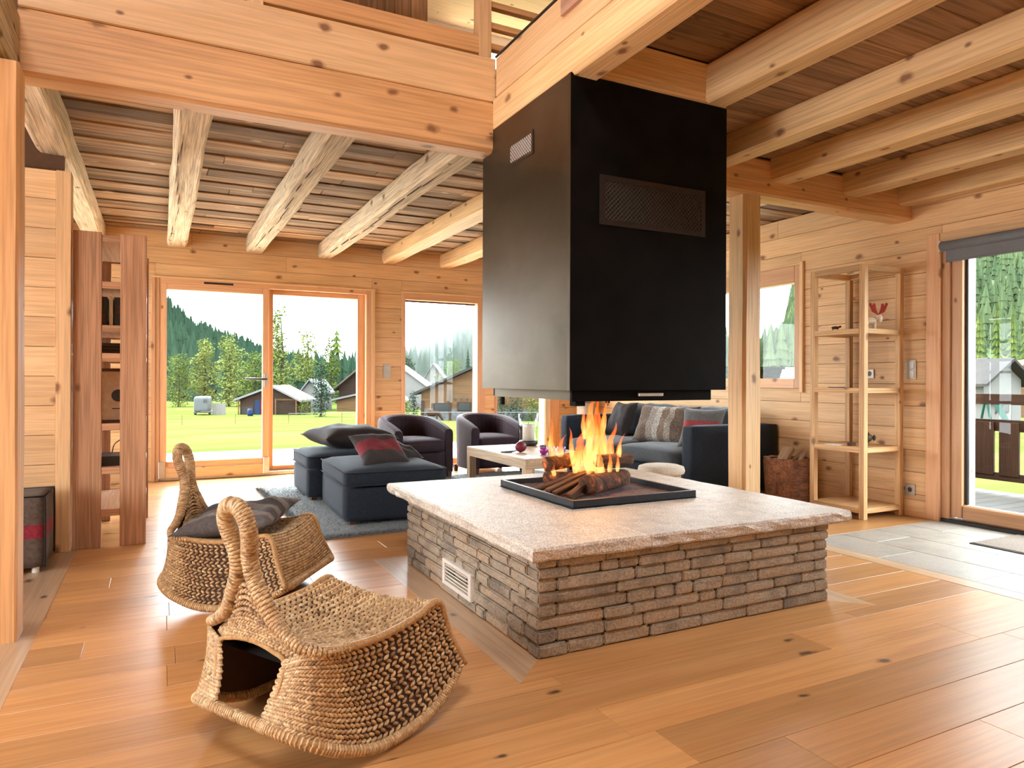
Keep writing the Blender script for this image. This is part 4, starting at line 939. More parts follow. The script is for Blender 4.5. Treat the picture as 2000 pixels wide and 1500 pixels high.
def rocking_chair():
    r = empty('rocking_chair')
    # right shell from the front corner round to the opening in the back
    top = [(0.25, -0.285, 0.385), (0.12, -0.285, 0.362), (-0.05, -0.285, 0.350), (-0.20, -0.285, 0.362), (-0.285, -0.275, 0.375), (-0.325, -0.235, 0.372), (-0.333, -0.19, 0.350), (-0.336, -0.165, 0.342)]
    bot = [(0.36, -0.325), (0.16, -0.335), (-0.08, -0.335), (-0.24, -0.325), (-0.335, -0.285), (-0.375, -0.215), (-0.387, -0.15), (-0.390, -0.11)]
    bot = [(x, y, rz(x)) for x, y in bot]
    T, Bt = bez(top, 40), bez(bot, 40); shells = []
    for s in (1, -1):
        grid = []
        for i in range(13):
            a = i / 12; row = []
            for t, b in zip(T, Bt):
                p = b.lerp(t, a); bulge = math.sin(math.pi * a) * 0.012
                c = Vector((p.x, p.y, 0)).normalized() * -bulge
                p = p + Vector((c.x, c.y, 0)); row.append(Vector((p.x, p.y * s, p.z)))
            grid.append(row)
        sf = Surf(grid); o = sf.mesh('side_panel', WICKB, r, s > 0); sf.weave(o, s < 0, rs=random.Random(4 + s))
    # seat
    tl = bez(top[:5], 24); grid = []
    for i in range(13):
        a = i / 12; row = []
        for p in tl: row.append(Vector((p.x, p.y * (1 - 2 * a), p.z - 0.028 * math.sin(math.pi * a) + 0.003)))
        grid.append(row)
    sf = Surf(grid); o = sf.mesh('seat', WICKB, r, True); sf.weave(o, False, 0.0155, 0.0195, random.Random(9))
    # front panel
    grid = []
    for i in range(13):
        a = i / 12; row = []
        for k in range(17):
            y = -0.3 + 0.6 * k / 16; b = Vector((0.36, y * 1.083, rz(0.36))); t = Vector((0.25, y * 0.95, 0.385 - 0.028 * math.sin(math.pi * k / 16)))
            p = b.lerp(t, a); p.x += 0.03 * math.sin(math.pi * a) * math.sin(math.pi * k / 16) - 0.006 * math.sin(math.pi * a); row.append(p)
        grid.append(row)
    sf = Surf(grid); o = sf.mesh('front_panel', WICKB, r, True); sf.weave(o, True, rs=random.Random(13))
    # yoke: back panel narrowing into the handle
    prof = [(0.335, 0.175, -0.337), (0.375, 0.21, -0.332), (0.40, 0.185, -0.333), (0.425, 0.135, -0.338), (0.46, 0.092, -0.345), (0.51, 0.062, -0.352), (0.56, 0.048, -0.357)]
    grid = []
    for (z, hw, x) in prof:
        row = []
        for k in range(13):
            q = -1 + 2 * k / 12; zz = z - (0.03 * q * q if z > 0.34 else -0.03 * (1 - q * q)) ; row.append(Vector((x + 0.05 * abs(q) ** 2 * (hw / 0.2) * 0.4, q * hw, zz)))
        grid.append(row)
    sf = Surf(grid); o = sf.mesh('back_yoke', WICKB, r, False); sf.weave(o, False, 0.0125, 0.015, random.Random(17)); 
    sf2 = Surf([[p + Vector((0.012, 0, 0)) for p in row] for row in grid]); sf2.weave(o, True, 0.0125, 0.015, random.Random(18))
    # edge cords and base rim
    edge = [(0.36, -0.325, rz(0.36)), (0.303, -0.297, 0.255), (0.25, -0.285, 0.385)] + top[1:5]
    for s in (1, -1):
        MB().tube([Vector((p.x, p.y * s, p.z)) for p in bez(edge, 46)], 0.013, 8).build('edge_cord', WICKRIM, r, smooth=True)
        up = [(-0.20, -0.287, 0.360), (-0.275, -0.279, 0.368), (-0.325, -0.225, 0.385), (-0.333, -0.165, 0.415), (-0.340, -0.115, 0.455), (-0.350, -0.072, 0.52), (-0.358, -0.040, 0.58), (-0.367, -0.031, 0.645), (-0.380, -0.048, 0.705), (-0.393, -0.054, 0.755), (-0.402, -0.034, 0.798), (-0.406, 0.0, 0.812)]
        MB().tube([Vector((p.x, p.y * s, p.z)) for p in bez(up, 60)], [0.008 + 0.016 * min(1, k / 26) for k in range(61)], 10).build('handle_strand', WICKRIM, r, smooth=True)
        hp = [Vector((p.x, p.y * s, p.z)) for p in bez(up, 60)]; wr = []
        for k in range(60):
            p, q = hp[k], hp[k + 1]; t = (q - p).normalized(); rad_ = 0.008 + 0.016 * min(1, k / 26); b = t.cross(Vector((1, 0, 0))).normalized(); nz = b.cross(t)
            for a in range(8):
                a_ = a * 0.7854 + 0.3 * k; nn = b * math.cos(a_) + nz * math.sin(a_); wr.append((p + nn * (rad_ - 0.003), nn.cross(t), nn, 0.25 * s, min(1, max(0, 0.6 + RN.gauss(0, 0.2)))))
        stitches('handle_wrapping', wr, r, WICK, L=0.030, wd=0.0125, th=0.006)
        MB().tube([Vector((p.x, p.y * s, p.z)) for p in bez([(-0.390, -0.11, rz(0.39)), (-0.365, -0.14, 0.2), (-0.338, -0.166, 0.325), (-0.338, -0.10, 0.358), (-0.338, 0.0, 0.372)], 24)], 0.009, 6).build('opening_cord', WICKRIM, r, smooth=True)
    rim = bez([(0.36, 0.0, rz(0.36)), (0.362, -0.2, rz(0.36)), (0.355, -0.30, rz(0.355))] + bot[1:] + [(-0.392, 0.0, rz(0.392))], 60)
    full = rim + [Vector((p.x, -p.y, p.z)) for p in rim[-2:0:-1]]
    MB().tube(full, 0.0175, 10, closed=True).build('base_rim', WICKRIM, r, smooth=True)
    # wrapping turns on rim and handle: thin rings
    wr = []
    for k in range(0, len(full)):
        p = full[k]; q = full[(k + 1) % len(full)]; t = (q - p).normalized(); L = (q - p).length; m = max(1, int(L / 0.009))
        for j in range(m):
            c = p.lerp(q, j / m); b = t.cross(Vector((0, 0, 1))).normalized(); nz = b.cross(t)
            for a in (0.4, 1.4, 2.4, 3.5, 4.5, 5.5):
                nn = b * math.cos(a) + nz * math.sin(a); wr.append((c + nn * 0.0155, nn.cross(t), nn, 0.15, min(1, max(0, 0.68 + RN.gauss(0, 0.16)))))
    stitches('rim_wrapping', wr, r, WICK, L=0.022, wd=0.009, th=0.0045)
    # dark sheet inside, standing in for the shade of the hollow
    MB().add([(0.33, -0.29, 0.12), (0.33, 0.29, 0.12), (0.235, -0.27, 0.30), (0.235, 0.27, 0.30), (-0.27, -0.25, 0.285), (-0.27, 0.25, 0.285)], [(0, 1, 3, 2), (2, 3, 5, 4)]).build('inner_shade_sheet', WICKIN, r)
    return r
def lerp_(a, b, t): return a + (b - a) * t
ch = rocking_chair()
tag(ch, 'woven straw rocking chair in the foreground, its dark open back towards the viewer', 'rocking chair', 'woven rocking chairs with handle loops')
ch.location = (0.555, 2.515, 0.0); ch.rotation_euler = (0, 0, rad(30))
ch2 = copy_tree(ch); ch2['label'] = 'woven straw rocking chair further back, with a striped cushion on its seat'
ch2.location = (0.45, 4.14, 0.0); ch2.rotation_euler = (0, 0, rad(-33))
cu = inst('seat_cushion', pillow_mesh('seat_cushion', 0.27, 0.28, 0.062, PLAID, seed=3, wob=0.02), None, None, (0.40, 4.15, 0.43), (rad(4), rad(-7), rad(-27)))
tag(cu, 'flat grey striped cushion lying on the rear rocking chair', 'cushion')
# ---------------------------------------------------------------- rug, ottomans, cushions
def rug():
    mb = MB(); x0, x1, y0, y1 = 0.0, 3.55, 0.0, 2.7; nx, ny = 60, 46; vs = []; fs = []
    for i in range(nx + 1):
        for j in range(ny + 1):
            x = x0 + (x1 - x0) * i / nx; y = y0 + (y1 - y0) * j / ny; e = min(i, nx - i, j, ny - j)
            vs.append((x, y, (0.022 if e > 0 else 0.002) + (0.006 * noise.noise(Vector((x * 30, y * 30, 0))) if e else 0)))
    for i in range(nx):
        for j in range(ny): q = i * (ny + 1) + j; fs.append((q, q + ny + 1, q + ny + 2, q + 1))
    o = empty('rug', (1.03, 5.245, 0.001), rad(2.2), 'shaggy grey rug under the ottomans and coffee table', 'rug')
    mb.add(vs, fs).build('rug_backing', RUGM, o, smooth=True)
    tv = []; tf = []; r = random.Random(2)
    for k in range(30000):
        edge = r.random() < 0.16
        if edge: x, y = (r.uniform(0, 3.5), r.uniform(-0.005, 0.05)) if r.random() < 0.5 else (r.uniform(-0.005, 0.06), r.uniform(0, 2.7))
        else: x, y = (r.uniform(0, 2.2), r.uniform(0, 2.7)) if r.random() < 0.75 else (r.uniform(0, 3.55), r.uniform(0, 2.7))
        a = r.uniform(0, 6.28); w = 0.0035; dx, dy = r.gauss(0, 0.011), r.gauss(0, 0.011); h = r.uniform(0.024, 0.04); b = len(tv)
        tv += [(x + math.cos(a) * w, y + math.sin(a) * w, 0.012), (x - math.cos(a) * w, y - math.sin(a) * w, 0.012), (x + dx, y + dy, h)]; tf.append((b, b + 1, b + 2))
    t = MB(); t.v = tv; t.f = tf; t.m = [0] * len(tf); p = t.build('rug_pile', RUGM, o); p['kind'] = 'stuff'
rug()
def ottoman(L, Wd, label):
    r = empty('ottoman', (0, 0, 0), 0, label, 'ottoman', 'charcoal ottomans on the rug')
    softbox('base', (Wd / 2, L / 2, 0.16), (Wd / 2, L / 2, 0.135), 0.02, NAVY, r, 5)
    c = softbox('seat_cushion', (Wd / 2, L / 2, 0.365), (Wd / 2 + 0.012, L / 2 + 0.012, 0.068), 0.045, NAVY, r, 9, puff=0.035, wob=0.004)
    for z in (-0.05, 0.055):
        a, b, q = Wd / 2 + 0.010, L / 2 + 0.010, 0.03
        pts = [(sx * (a - (q if k else 0)), sy * (b - (0 if k else q)), z) for (sx, sy, k) in ((1, -1, 0), (1, 1, 0), (1, 1, 1), (-1, 1, 1), (-1, 1, 0), (-1, -1, 0), (-1, -1, 1), (1, -1, 1))]
        MB().tube(pts, 0.005, 6, closed=True).build('piping', NAVY, c, smooth=True)
    for x in (0.06, Wd - 0.06):
        for y in (0.06, L - 0.06): MB().box(x - 0.025, x + 0.025, y - 0.025, y + 0.025, 0.0, 0.03).build('foot', DARKWOOD, r)
    return r
o1 = ottoman(1.14, 0.84, 'near charcoal ottoman with the red striped cushion on it'); o1.location = (1.335, 5.55, 0.026); o1.rotation_euler = (0, 0, rad(-2))
o2 = ottoman(0.86, 0.84, 'far charcoal ottoman by the window with the big brown cushion'); o2.location = (1.285, 6.86, 0.026); o2.rotation_euler = (0, 0, rad(0))
tag(inst('cushion', pillow_mesh('cushion', 0.42, 0.34, 0.115, BROWNF, seed=5), None, None, (1.80, 7.30, 0.60), (rad(2), rad(2), rad(12))), 'big dark brown cushion lying flat on the far ottoman', 'cushion')
tag(inst('cushion', pillow_mesh('cushion', 0.23, 0.23, 0.075, REDSTR, seed=7), None, None, (1.725, 5.95, 0.575), (rad(32), rad(2), rad(8))), 'small dark cushion with a wide red stripe on the near ottoman', 'cushion')
tag(inst('cushion', pillow_mesh('cushion', 0.21, 0.21, 0.07, BROWNF, seed=8), None, None, (1.93, 6.22, 0.54), (rad(20), rad(0), rad(35))), 'dark cushion peeping out behind the red striped cushion', 'cushion')
# ---------------------------------------------------------------- tub armchairs
def armchair(label):
    r = empty('tub_armchair', (0, 0, 0), 0, label, 'armchair', 'plum tub armchairs by the window')
    # horseshoe shell swept along a U (open towards local -Y)
    path = []; a = 0.335
    for k in range(7): path.append((-a, -0.33 + 0.36 * k / 6))
    for k in range(1, 16): t = math.pi * (1 - k / 16); path.append((a * math.cos(t), 0.03 + 0.32 * math.sin(t)))
    for k in range(7): path.append((a, 0.03 - 0.36 * k / 6))
    P = [Vector((x, y, 0)) for x, y in path]; m = len(P); rings = []; w = 0.115
    for i, p in enumerate(P):
        t = (P[min(i + 1, m - 1)] - P[max(i - 1, 0)]).normalized(); nrm = Vector((t.y, -t.x, 0)); s = i / (m - 1); back = math.sin(math.pi * s) ** 0.8
        top = 0.60 + 0.155 * back; ring = []
        for (q, z) in ((-0.5, 0.08), (0.5, 0.08), (0.5, top - 0.05), (0.42, top - 0.018), (0.22, top), (-0.22, top), (-0.42, top - 0.018), (-0.5, top - 0.05)):
            lean = 0.05 * (z - 0.08) * back
            ring.append(p + nrm * (q * w) + Vector((0, lean * 1.2, z)))
        rings.append(ring)
    MB().loft(rings).build('tub_back', PLUM, r, smooth=False, bevel=0.012, seg=3)
    softbox('seat_cushion', (0, -0.04, 0.40), (0.275, 0.325, 0.075), 0.05, PLUM, r, 8, puff=0.03)
    softbox('base', (0, -0.02, 0.215), (0.285, 0.31, 0.13), 0.02, PLUM, r, 4)
    for sx in (-1, 1):
        for sy in (-0.33, 0.28): MB().add([(sx * 0.33 - 0.02, sy - 0.02, 0), (sx * 0.33 + 0.02, sy - 0.02, 0), (sx * 0.33 + 0.02, sy + 0.02, 0), (sx * 0.33 - 0.02, sy + 0.02, 0), (sx * 0.33 - 0.03, sy - 0.03, 0.09), (sx * 0.33 + 0.03, sy - 0.03, 0.09), (sx * 0.33 + 0.03, sy + 0.03, 0.09), (sx * 0.33 - 0.03, sy + 0.03, 0.09)], [(0, 3, 2, 1), (4, 5, 6, 7), (0, 1, 5, 4), (1, 2, 6, 5), (2, 3, 7, 6), (3, 0, 4, 7)]).build('leg', DARKWOOD, r)
    return r
ac = armchair('plum tub armchair left of the other, near the ottomans'); ac.location = (2.76, 8.14, 0.0); ac.rotation_euler = (0, 0, rad(8))
ac2 = copy_tree(ac); ac2['label'] = 'plum tub armchair right of the other, behind the coffee table'; ac2.location = (3.82, 8.22, 0.0); ac2.rotation_euler = (0, 0, rad(2))
# ---------------------------------------------------------------- coffee table and what stands on it
ct = empty('coffee_table', (3.06, 5.74, 0.024), 0, 'low pale wooden coffee table behind the fireplace', 'table')
board('table_top', 0.0, 0.82, 0.0, 1.40, 0.385, 0.435, 'y', TABLEW, ct, 0.003)
for (x0, x1, y0, y1, ax) in ((0.0, 0.82, 0.0, 0.03, 'x'), (0.0, 0.82, 1.37, 1.40, 'x'), (0.0, 0.03, 0.03, 1.37, 'y'), (0.79, 0.82, 0.03, 1.37, 'y')): board('apron', x0, x1, y0, y1, 0.335, 0.385, ax, TABLEW, ct)
for x in (0.0, 0.74):
    for y in (0.0, 1.32): board('leg', x, x + 0.08, y, y + 0.08, 0.0, 0.335, 'z', TABLEW, ct)
TZ = 0.460
hj = empty('candle_lantern', (3.72, 6.92, TZ), 0, 'large clear glass hurricane lantern on the coffee table', 'lantern')
MB().lathe([(0.07, 0.0), (0.09, 0.015), (0.10, 0.05), (0.105, 0.20), (0.115, 0.36), (0.111, 0.36), (0.101, 0.20), (0.095, 0.05), (0.085, 0.025), (0.02, 0.02)], 28).build('glass_cylinder', GLASSJ, hj, smooth=True)
MB().lathe([(0.088, 0.0), (0.104, 0.015), (0.108, 0.05), (0.103, 0.055)], 28).build('dark_base', BLACKP, hj, smooth=True)
cn = empty('pillar_candle', (3.72, 6.92, TZ + 0.056), 0, 'thick cream candle inside the glass lantern', 'candle')
MB().lathe([(0.06, 0), (0.066, 0.004), (0.066, 0.18), (0.06, 0.19), (0.01, 0.185)], 24).build('wax_body', CANDLE, cn, smooth=True); MB().cyl((0, 0, 0.183), (0.003, 0, 0.205), 0.0025).build('wick', BLACKP, cn)
rbk = empty('rubber_ball_toy', (3.30, 6.30, TZ), 0, 'dark red egg shaped toy with a black strap on the coffee table', 'toy')
MB().ball((0, 0, 0.056), (0.062, 0.05, 0.056), 20, 12).build('egg_body', REDRUB, rbk, smooth=True)
MB().tube(bez([(-0.055, 0, 0.02), (-0.12, -0.01, 0.008), (-0.185, 0.02, 0.008), (-0.20, 0.05, 0.008), (-0.15, 0.05, 0.008), (-0.055, 0.012, 0.016)], 24), 0.006, 6).build('strap', BLACKP, rbk, smooth=True)
for k, (x, y, m, lb) in enumerate([(3.38, 5.97, PURPLE, 'small magenta tealight glass on the near end of the coffee table'), (3.49, 6.02, VIOLET, 'violet tealight glass beside the magenta one'), (3.58, 5.96, VIOLET, 'rightmost violet tealight glass on the coffee table, nearest the flames')]):
    t = empty('tealight_glass', (x, y, TZ), 0, lb, 'tealight glass', 'tealight glasses on the coffee table')
    MB().lathe([(0.026, 0.012), (0.034, 0.018), (0.041, 0.04), (0.042, 0.075), (0.037, 0.075), (0.035, 0.04), (0.01, 0.03)], 20).build('cup', m, t, smooth=True); MB().lathe([(0.03, 0), (0.033, 0.004), (0.022, 0.013)], 20).build('foot', m, t, smooth=True)
tag(MB().add(*softbox_data(0.04, 0.025, 0.018, 0.015, 4)).build('small_black_case', BLACKP, None, smooth=True, loc=(3.72, 6.58, TZ + 0.018), rot=(0, 0, 0.4)), 'small black case lying beside the glass lantern', 'case')
# ---------------------------------------------------------------- sofa
sf = empty('sofa', (4.78, 5.40, 0.0), 0, 'deep charcoal sofa standing along the right wall', 'sofa')
softbox('base', (0.62, 1.30, 0.19), (0.58, 1.28, 0.13), 0.02, NAVY, sf, 4)
for (y, nm) in ((0.09, 'arm'), (2.51, 'arm')): softbox(nm, (0.60, y, 0.395), (0.60, 0.095, 0.345), 0.04, NAVY, sf, 6)
softbox('back_frame', (1.10, 1.30, 0.42), (0.10, 1.20, 0.32), 0.04, NAVY, sf, 5)
for y in (0.78, 1.82):
    softbox('seat_cushion', (0.44, y, 0.375), (0.45, 0.515, 0.085), 0.05, GREYF, sf, 9, puff=0.03, wob=0.012, seed=y)
    c = softbox('back_cushion', (0.90, y, 0.66), (0.12, 0.515, 0.235), 0.09, GREYF, sf, 9, wob=0.02, rot=(0, rad(10), 0), seed=y * 3)
for x in (0.1, 1.1):
    for y in (0.1, 2.5): MB().box(x - 0.03, x + 0.03, y - 0.03, y + 0.03, 0, 0.06).build('foot', DARKWOOD, sf)
def stand_pillow(me, label, loc, yaw, tilt):
    o = inst('cushion', me, None, None, loc); o.rotation_euler = (Matrix.Rotation(yaw, 4, 'Z') @ Matrix.Rotation(tilt, 4, 'X')).to_euler(); return tag(o, label, 'cushion')
stand_pillow(pillow_mesh('fur_cushion', 0.44, 0.25, 0.11, FURM, seed=11, wob=0.02), 'long brown fur cushion leaning on the sofa back', (5.34, 6.52, 0.68), rad(-78), rad(64))
stand_pillow(pillow_mesh('cushion', 0.25, 0.25, 0.09, BROWNF, seed=12), 'dark brown cushion at the far end of the sofa', (5.36, 7.42, 0.69), rad(-95), rad(66))
stand_pillow(pillow_mesh('cushion', 0.24, 0.24, 0.085, GREYRED, seed=13), 'grey cushion with a red stripe by the near sofa arm', (5.24, 5.78, 0.69), rad(-60), rad(62))
st = empty('stool', (4.12, 5.08, 0.0), 0, 'round beige padded stool in front of the sofa', 'stool')
MB().lathe([(0.185, 0.34), (0.205, 0.35), (0.215, 0.375), (0.205, 0.41), (0.16, 0.425), (0.01, 0.43)], 32).build('padded_top', CREAMF, st, smooth=True)
MB().lathe([(0.17, 0.29), (0.18, 0.30), (0.18, 0.34)], 24).build('ring', TABLEW, st)
for k in range(4): t = math.pi / 4 + k * math.pi / 2; MB().tube([(0.14 * math.cos(t), 0.14 * math.sin(t), 0.30), (0.18 * math.cos(t), 0.18 * math.sin(t), 0.0)], 0.016, 8).build('leg', TABLEW, st)
lp = empty('corner_lamp', (5.72, 8.82, 0.0), 0, 'white corner lamp standing behind the far sofa arm', 'lamp')
MB().lathe([(0.12, 0.0), (0.13, 0.015), (0.02, 0.03), (0.015, 0.60)], 20).build('stand', ALU, lp, smooth=True); MB().lathe([(0.13, 0.60), (0.135, 0.61), (0.135, 0.86), (0.125, 0.86), (0.12, 0.62)], 24).build('lamp_shade', CREAMF, lp, smooth=True)
MB().lathe([(0.10, 0.86), (0.105, 0.87), (0.105, 0.96), (0.01, 0.965)], 24).build('lamp_cap', NICKEL, lp, smooth=True)
# ---------------------------------------------------------------- tall open shelf and ornaments
SH = empty('open_shelf', (5.42, 3.97, 0.0), 0, 'tall open pine shelf standing against the right wall', 'shelf')
SW, SD, SHT, PT = 0.535, 0.56, 2.215, 0.05
for x in (0.0, SW - PT):
    for y in (0.0, SD - PT): board('post', x, x + PT, y, y + PT, 0.0, SHT, 'z', SHELFPINE, SH)
for z in (0.05, 0.575, 1.095, 1.615): 
    board('shelf_board', 0.004, SW - 0.004, PT, SD - PT, z + 0.012, z + 0.042, 'x', SHELFPINE, SH)
    board('shelf_edge', PT, SW - PT, 0.006, PT, z, z + 0.045, 'x', SHELFPINE, SH); board('shelf_edge', PT, SW - PT, SD - PT, SD - 0.006, z, z + 0.045, 'x', SHELFPINE, SH)
    board('side_rail', 0.0, 0.006, PT, SD - PT, z, z + 0.045, 'y', SHELFPINE, SH)
for (x0, x1, y0, y1, ax) in ((PT, SW - PT, 0.0, PT, 'x'), (PT, SW - PT, SD - PT, SD, 'x'), (0.0, PT, PT, SD - PT, 'y'), (SW - PT, SW, PT, SD - PT, 'y')): board('top_rail', x0, x1, y0, y1, SHT - 0.05, SHT, ax, SHELFPINE, SH)
z2 = 1.659
mo = empty('moose_ornament', (5.72, 4.10, z2), rad(-25), 'small pale moose ornament with big red antlers on the top shelf', 'ornament')
MB().ball((-0.03, 0, 0.085), (0.055, 0.03, 0.033), 14, 8).build('body', POSTOUT, mo, smooth=True)
MB().ball((0.055, -0.01, 0.105), (0.02, 0.02, 0.038), 12, 8).build('head', CANDLE, mo, smooth=True)
MB().tube([(0.01, 0, 0.10), (0.045, -0.005, 0.125)], [0.02, 0.016], 8).build('neck', POSTOUT, mo, smooth=True)
for x in (-0.065, 0.005):
    for y in (-0.018, 0.018): MB().cyl((x, y, 0.0), (x, y * 0.8, 0.075), 0.010, 0.013, 8).build('leg', POSTOUT, mo)
AN = plain('red_felt', (0.32, 0.03, 0.02), 0.9)
for s in (-1, 1):
    pts = [(0.0, 0.0), (0.055, 0.03), (0.085, 0.10), (0.072, 0.112), (0.052, 0.075), (0.045, 0.105), (0.03, 0.10), (0.022, 0.05)]
    mb = MB(); n = len(pts)
    for yy in (-0.006, 0.006): mb.v += [(0.045 + s * p[0], yy, 0.135 + p[1]) for p in pts]
    mb.f = [tuple(range(n)), tuple(range(2 * n - 1, n - 1, -1))] + [(i, (i + 1) % n, (i + 1) % n + n, i + n) for i in range(n)]; mb.m = [0] * len(mb.f); mb.build('antler', AN, mo)
el = empty('animal_figurine', (5.55, 4.36, z2), rad(-50), 'tiny dark carved animal on the second shelf from the top', 'figurine')
MB().ball((0, 0, 0.032), (0.035, 0.014, 0.014), 12, 8).build('body', DARKWOOD, el, smooth=True); MB().ball((0.038, 0, 0.04), (0.012, 0.01, 0.01), 8, 6).build('head', DARKWOOD, el, smooth=True)
for x in (-0.022, 0.02):
    for y in (-0.008, 0.008): MB().cyl((x, y, 0), (x, y, 0.03), 0.005, n=6).build('leg', DARKWOOD, el)
bk = empty('thin_booklet', (5.53, 4.33, 1.139), rad(20), 'thin dark booklet lying on the middle shelf', 'booklet')
MB().box(-0.07, 0.07, -0.05, 0.05, 0.0, 0.008).build('cover', DARKWOOD, bk); MB().box(-0.068, 0.071, -0.048, 0.048, 0.008, 0.011).build('pages', WHITEP, bk)
tag(board('small_block', 5.53, 5.60, 4.18, 4.22, 0.6175, 0.645, 'x', DARKWOOD, None, 0.003), 'small dark wooden block lying on the lower shelf', 'block')
tag(board('paper_card', 5.46, 5.56, 4.26, 4.40, 0.6175, 0.623, 'x', WHITEP, None, 0.001), 'small white card beside the dark block on the lower shelf', 'card')
bd = empty('bird_ornament', (5.66, 4.12, 0.6175), rad(-40), 'round dark metal bird ornament on thin legs on the lower shelf', 'ornament')
BRZ = plain('dark_bronze', (0.06, 0.045, 0.03), 0.5, 0.5)
MB().ball((0, 0, 0.075), (0.048, 0.036, 0.042), 16, 10).build('body', BRZ, bd, smooth=True)
MB().ball((-0.02, -0.035, 0.09), (0.014, 0.006, 0.014), 10, 6).build('eye', WHITEP, bd, smooth=True)
MB().ball((0.062, 0, 0.075), (0.016, 0.012, 0.026), 10, 6).build('tail', BRZ, bd, smooth=True)
MB().tube([(-0.045, 0, 0.08), (-0.07, 0, 0.075)], [0.008, 0.001], 6).build('beak', AN, bd)
for k in range(4): MB().tube([(-0.02 + k * 0.012, 0, 0.11), (-0.024 + k * 0.014, 0, 0.128)], [0.006, 0.002], 6).build('crest_feather', BRZ, bd)
for s in (-0.012, 0.02): MB().tube([(s, 0, 0.04), (s, 0, 0.003), (s - 0.02, 0, 0.003)], 0.002, 5).build('leg', BRZ, bd)
# hollowed root bucket with firewood
lb = empty('root_bucket', (5.64, 4.985, 0.0), 0, 'rough hollowed root bucket holding firewood between shelf and sofa', 'bucket')
rings = []; n = 44
def rr_(t, z, inner): return (0.205 if not inner else 0.165) + (0.026 * noise.noise(Vector((math.cos(t) * 2.5, math.sin(t) * 2.5, z * 2.2 + math.sin(t * 3)))) + 0.014 * abs(noise.noise(Vector((math.cos(t) * 6, math.sin(t) * 6, z * 4 + t))))) * (1 if not inner else 0.3)
for k in range(13): z = 0.43 * k / 12; rings.append([(rr_(2 * math.pi * j / n, z, False) * math.cos(2 * math.pi * j / n), rr_(2 * math.pi * j / n, z, False) * math.sin(2 * math.pi * j / n), z + (0.015 * noise.noise(Vector((j * 0.5, 0, 0))) if k == 12 else 0)) for j in range(n)])
for z in (0.42, 0.2, 0.05): rings.append([(rr_(2 * math.pi * j / n, z, True) * math.cos(2 * math.pi * j / n), rr_(2 * math.pi * j / n, z, True) * math.sin(2 * math.pi * j / n), z) for j in range(n)])
MB().loft(rings).build('bucket_body', ROOT, lb, smooth=False)
for k, (p0, p1, w, lbl) in enumerate([((5.50, 4.97, 0.33), (5.70, 5.01, 0.52), 0.07, 'widest piece of split firewood leaning out of the root bucket'), ((5.64, 4.88, 0.34), (5.80, 4.90, 0.50), 0.03, 'pale firewood stick at the right in the root bucket'), ((5.58, 5.03, 0.30), (5.82, 4.94, 0.485), 0.028, 'thin firewood stick behind the others in the root bucket')]):
    p0, p1 = Vector(p0), Vector(p1); L = (p1 - p0).length; o = inst('firewood_stick', chamfer_mesh(L, w * 1.6, w * 0.7, 0.006, SPLITW), None, None, (p0 + p1) / 2); o.rotation_euler = (p1 - p0).to_track_quat('X', 'Z').to_euler(); tag(o, lbl, 'firewood', 'firewood in the root bucket')
# door mat
dm = empty('door_mat', (5.36, 1.9, 0.001), 0, 'brown coir mat on the tiles before the glazed door', 'mat')
MB().box(0, 0.60, 0, 1.14, 0, 0.012).build('mat_body', MATM, dm, bevel=0.003)
for (x0, x1, y0, y1) in ((-0.012, 0.0, -0.012, 1.152), (0.60, 0.612, -0.012, 1.152), (0, 0.6, -0.012, 0), (0, 0.6, 1.14, 1.152)): MB().box(x0, x1, y0, y1, 0, 0.007).build('mat_edge', BLACKP, dm)
# felt pouf cube
pf = empty('felt_pouf', (-0.84, 5.325, 0.0), 0, 'brown felt pouf cube with a red band, behind the left post', 'pouf')
softbox('cube_body', (0, 0, 0.255), (0.215, 0.215, 0.222), 0.02, POUFM, pf, 7, wob=0.006)
for sx in (-1, 1):
    for sy in (-1, 1): MB().tube(bez([(sx * 0.213, sy * 0.213, 0.04), (sx * 0.216, sy * 0.211, 0.25), (sx * 0.213, sy * 0.213, 0.47)], 14), 0.006, 6).build('seam', BROWNF, pf, smooth=True); MB().cyl((sx * 0.16, sy * 0.16, 0), (sx * 0.16, sy * 0.16, 0.04), 0.02).build('foot', WHITEP, pf)
MB().tube([(-0.21, -0.213, 0.474), (0.21, -0.213, 0.474), (0.213, 0.21, 0.474), (-0.21, 0.213, 0.474)], 0.006, 6, closed=True).build('seam', BROWNF, pf, smooth=True)
# ---------------------------------------------------------------- bookcase
bc = empty('bookcase', (-0.54, 5.705, 0.0), 0, 'tall reddish brown bookcase with slatted ends, seen end on', 'bookcase')
for y in (0.0, 1.05):
    board('end_plank', 0.0, 0.173, y, y + 0.045, 0.0, 2.237, 'z', WALNUT, bc, 0.003); board('end_plank', 0.288, 0.455, y, y + 0.045, 0.0, 2.237, 'z', WALNUT, bc, 0.003)
    for z in (2.17, 1.84, 1.53, 1.33, 0.83, 0.52, 0.22): board('cross_rail', 0.173, 0.288, y + 0.005, y + 0.04, z, z + 0.05, 'x', WALNUT, bc)
for z in (2.18, 1.85, 1.54, 1.34, 0.84, 0.53, 0.23): board('shelf_board', 0.012, 0.443, 0.045, 1.05, z, z + 0.035, 'y', WALNUT, bc)
def shelfthing(name, label, cat, x0, x1, y0, y1, z0, z1, mat):
    t = empty(name, (-0.54 + (x0 + x1) / 2, 5.705 + (y0 + y1) / 2, z0), 0, label, cat); return t
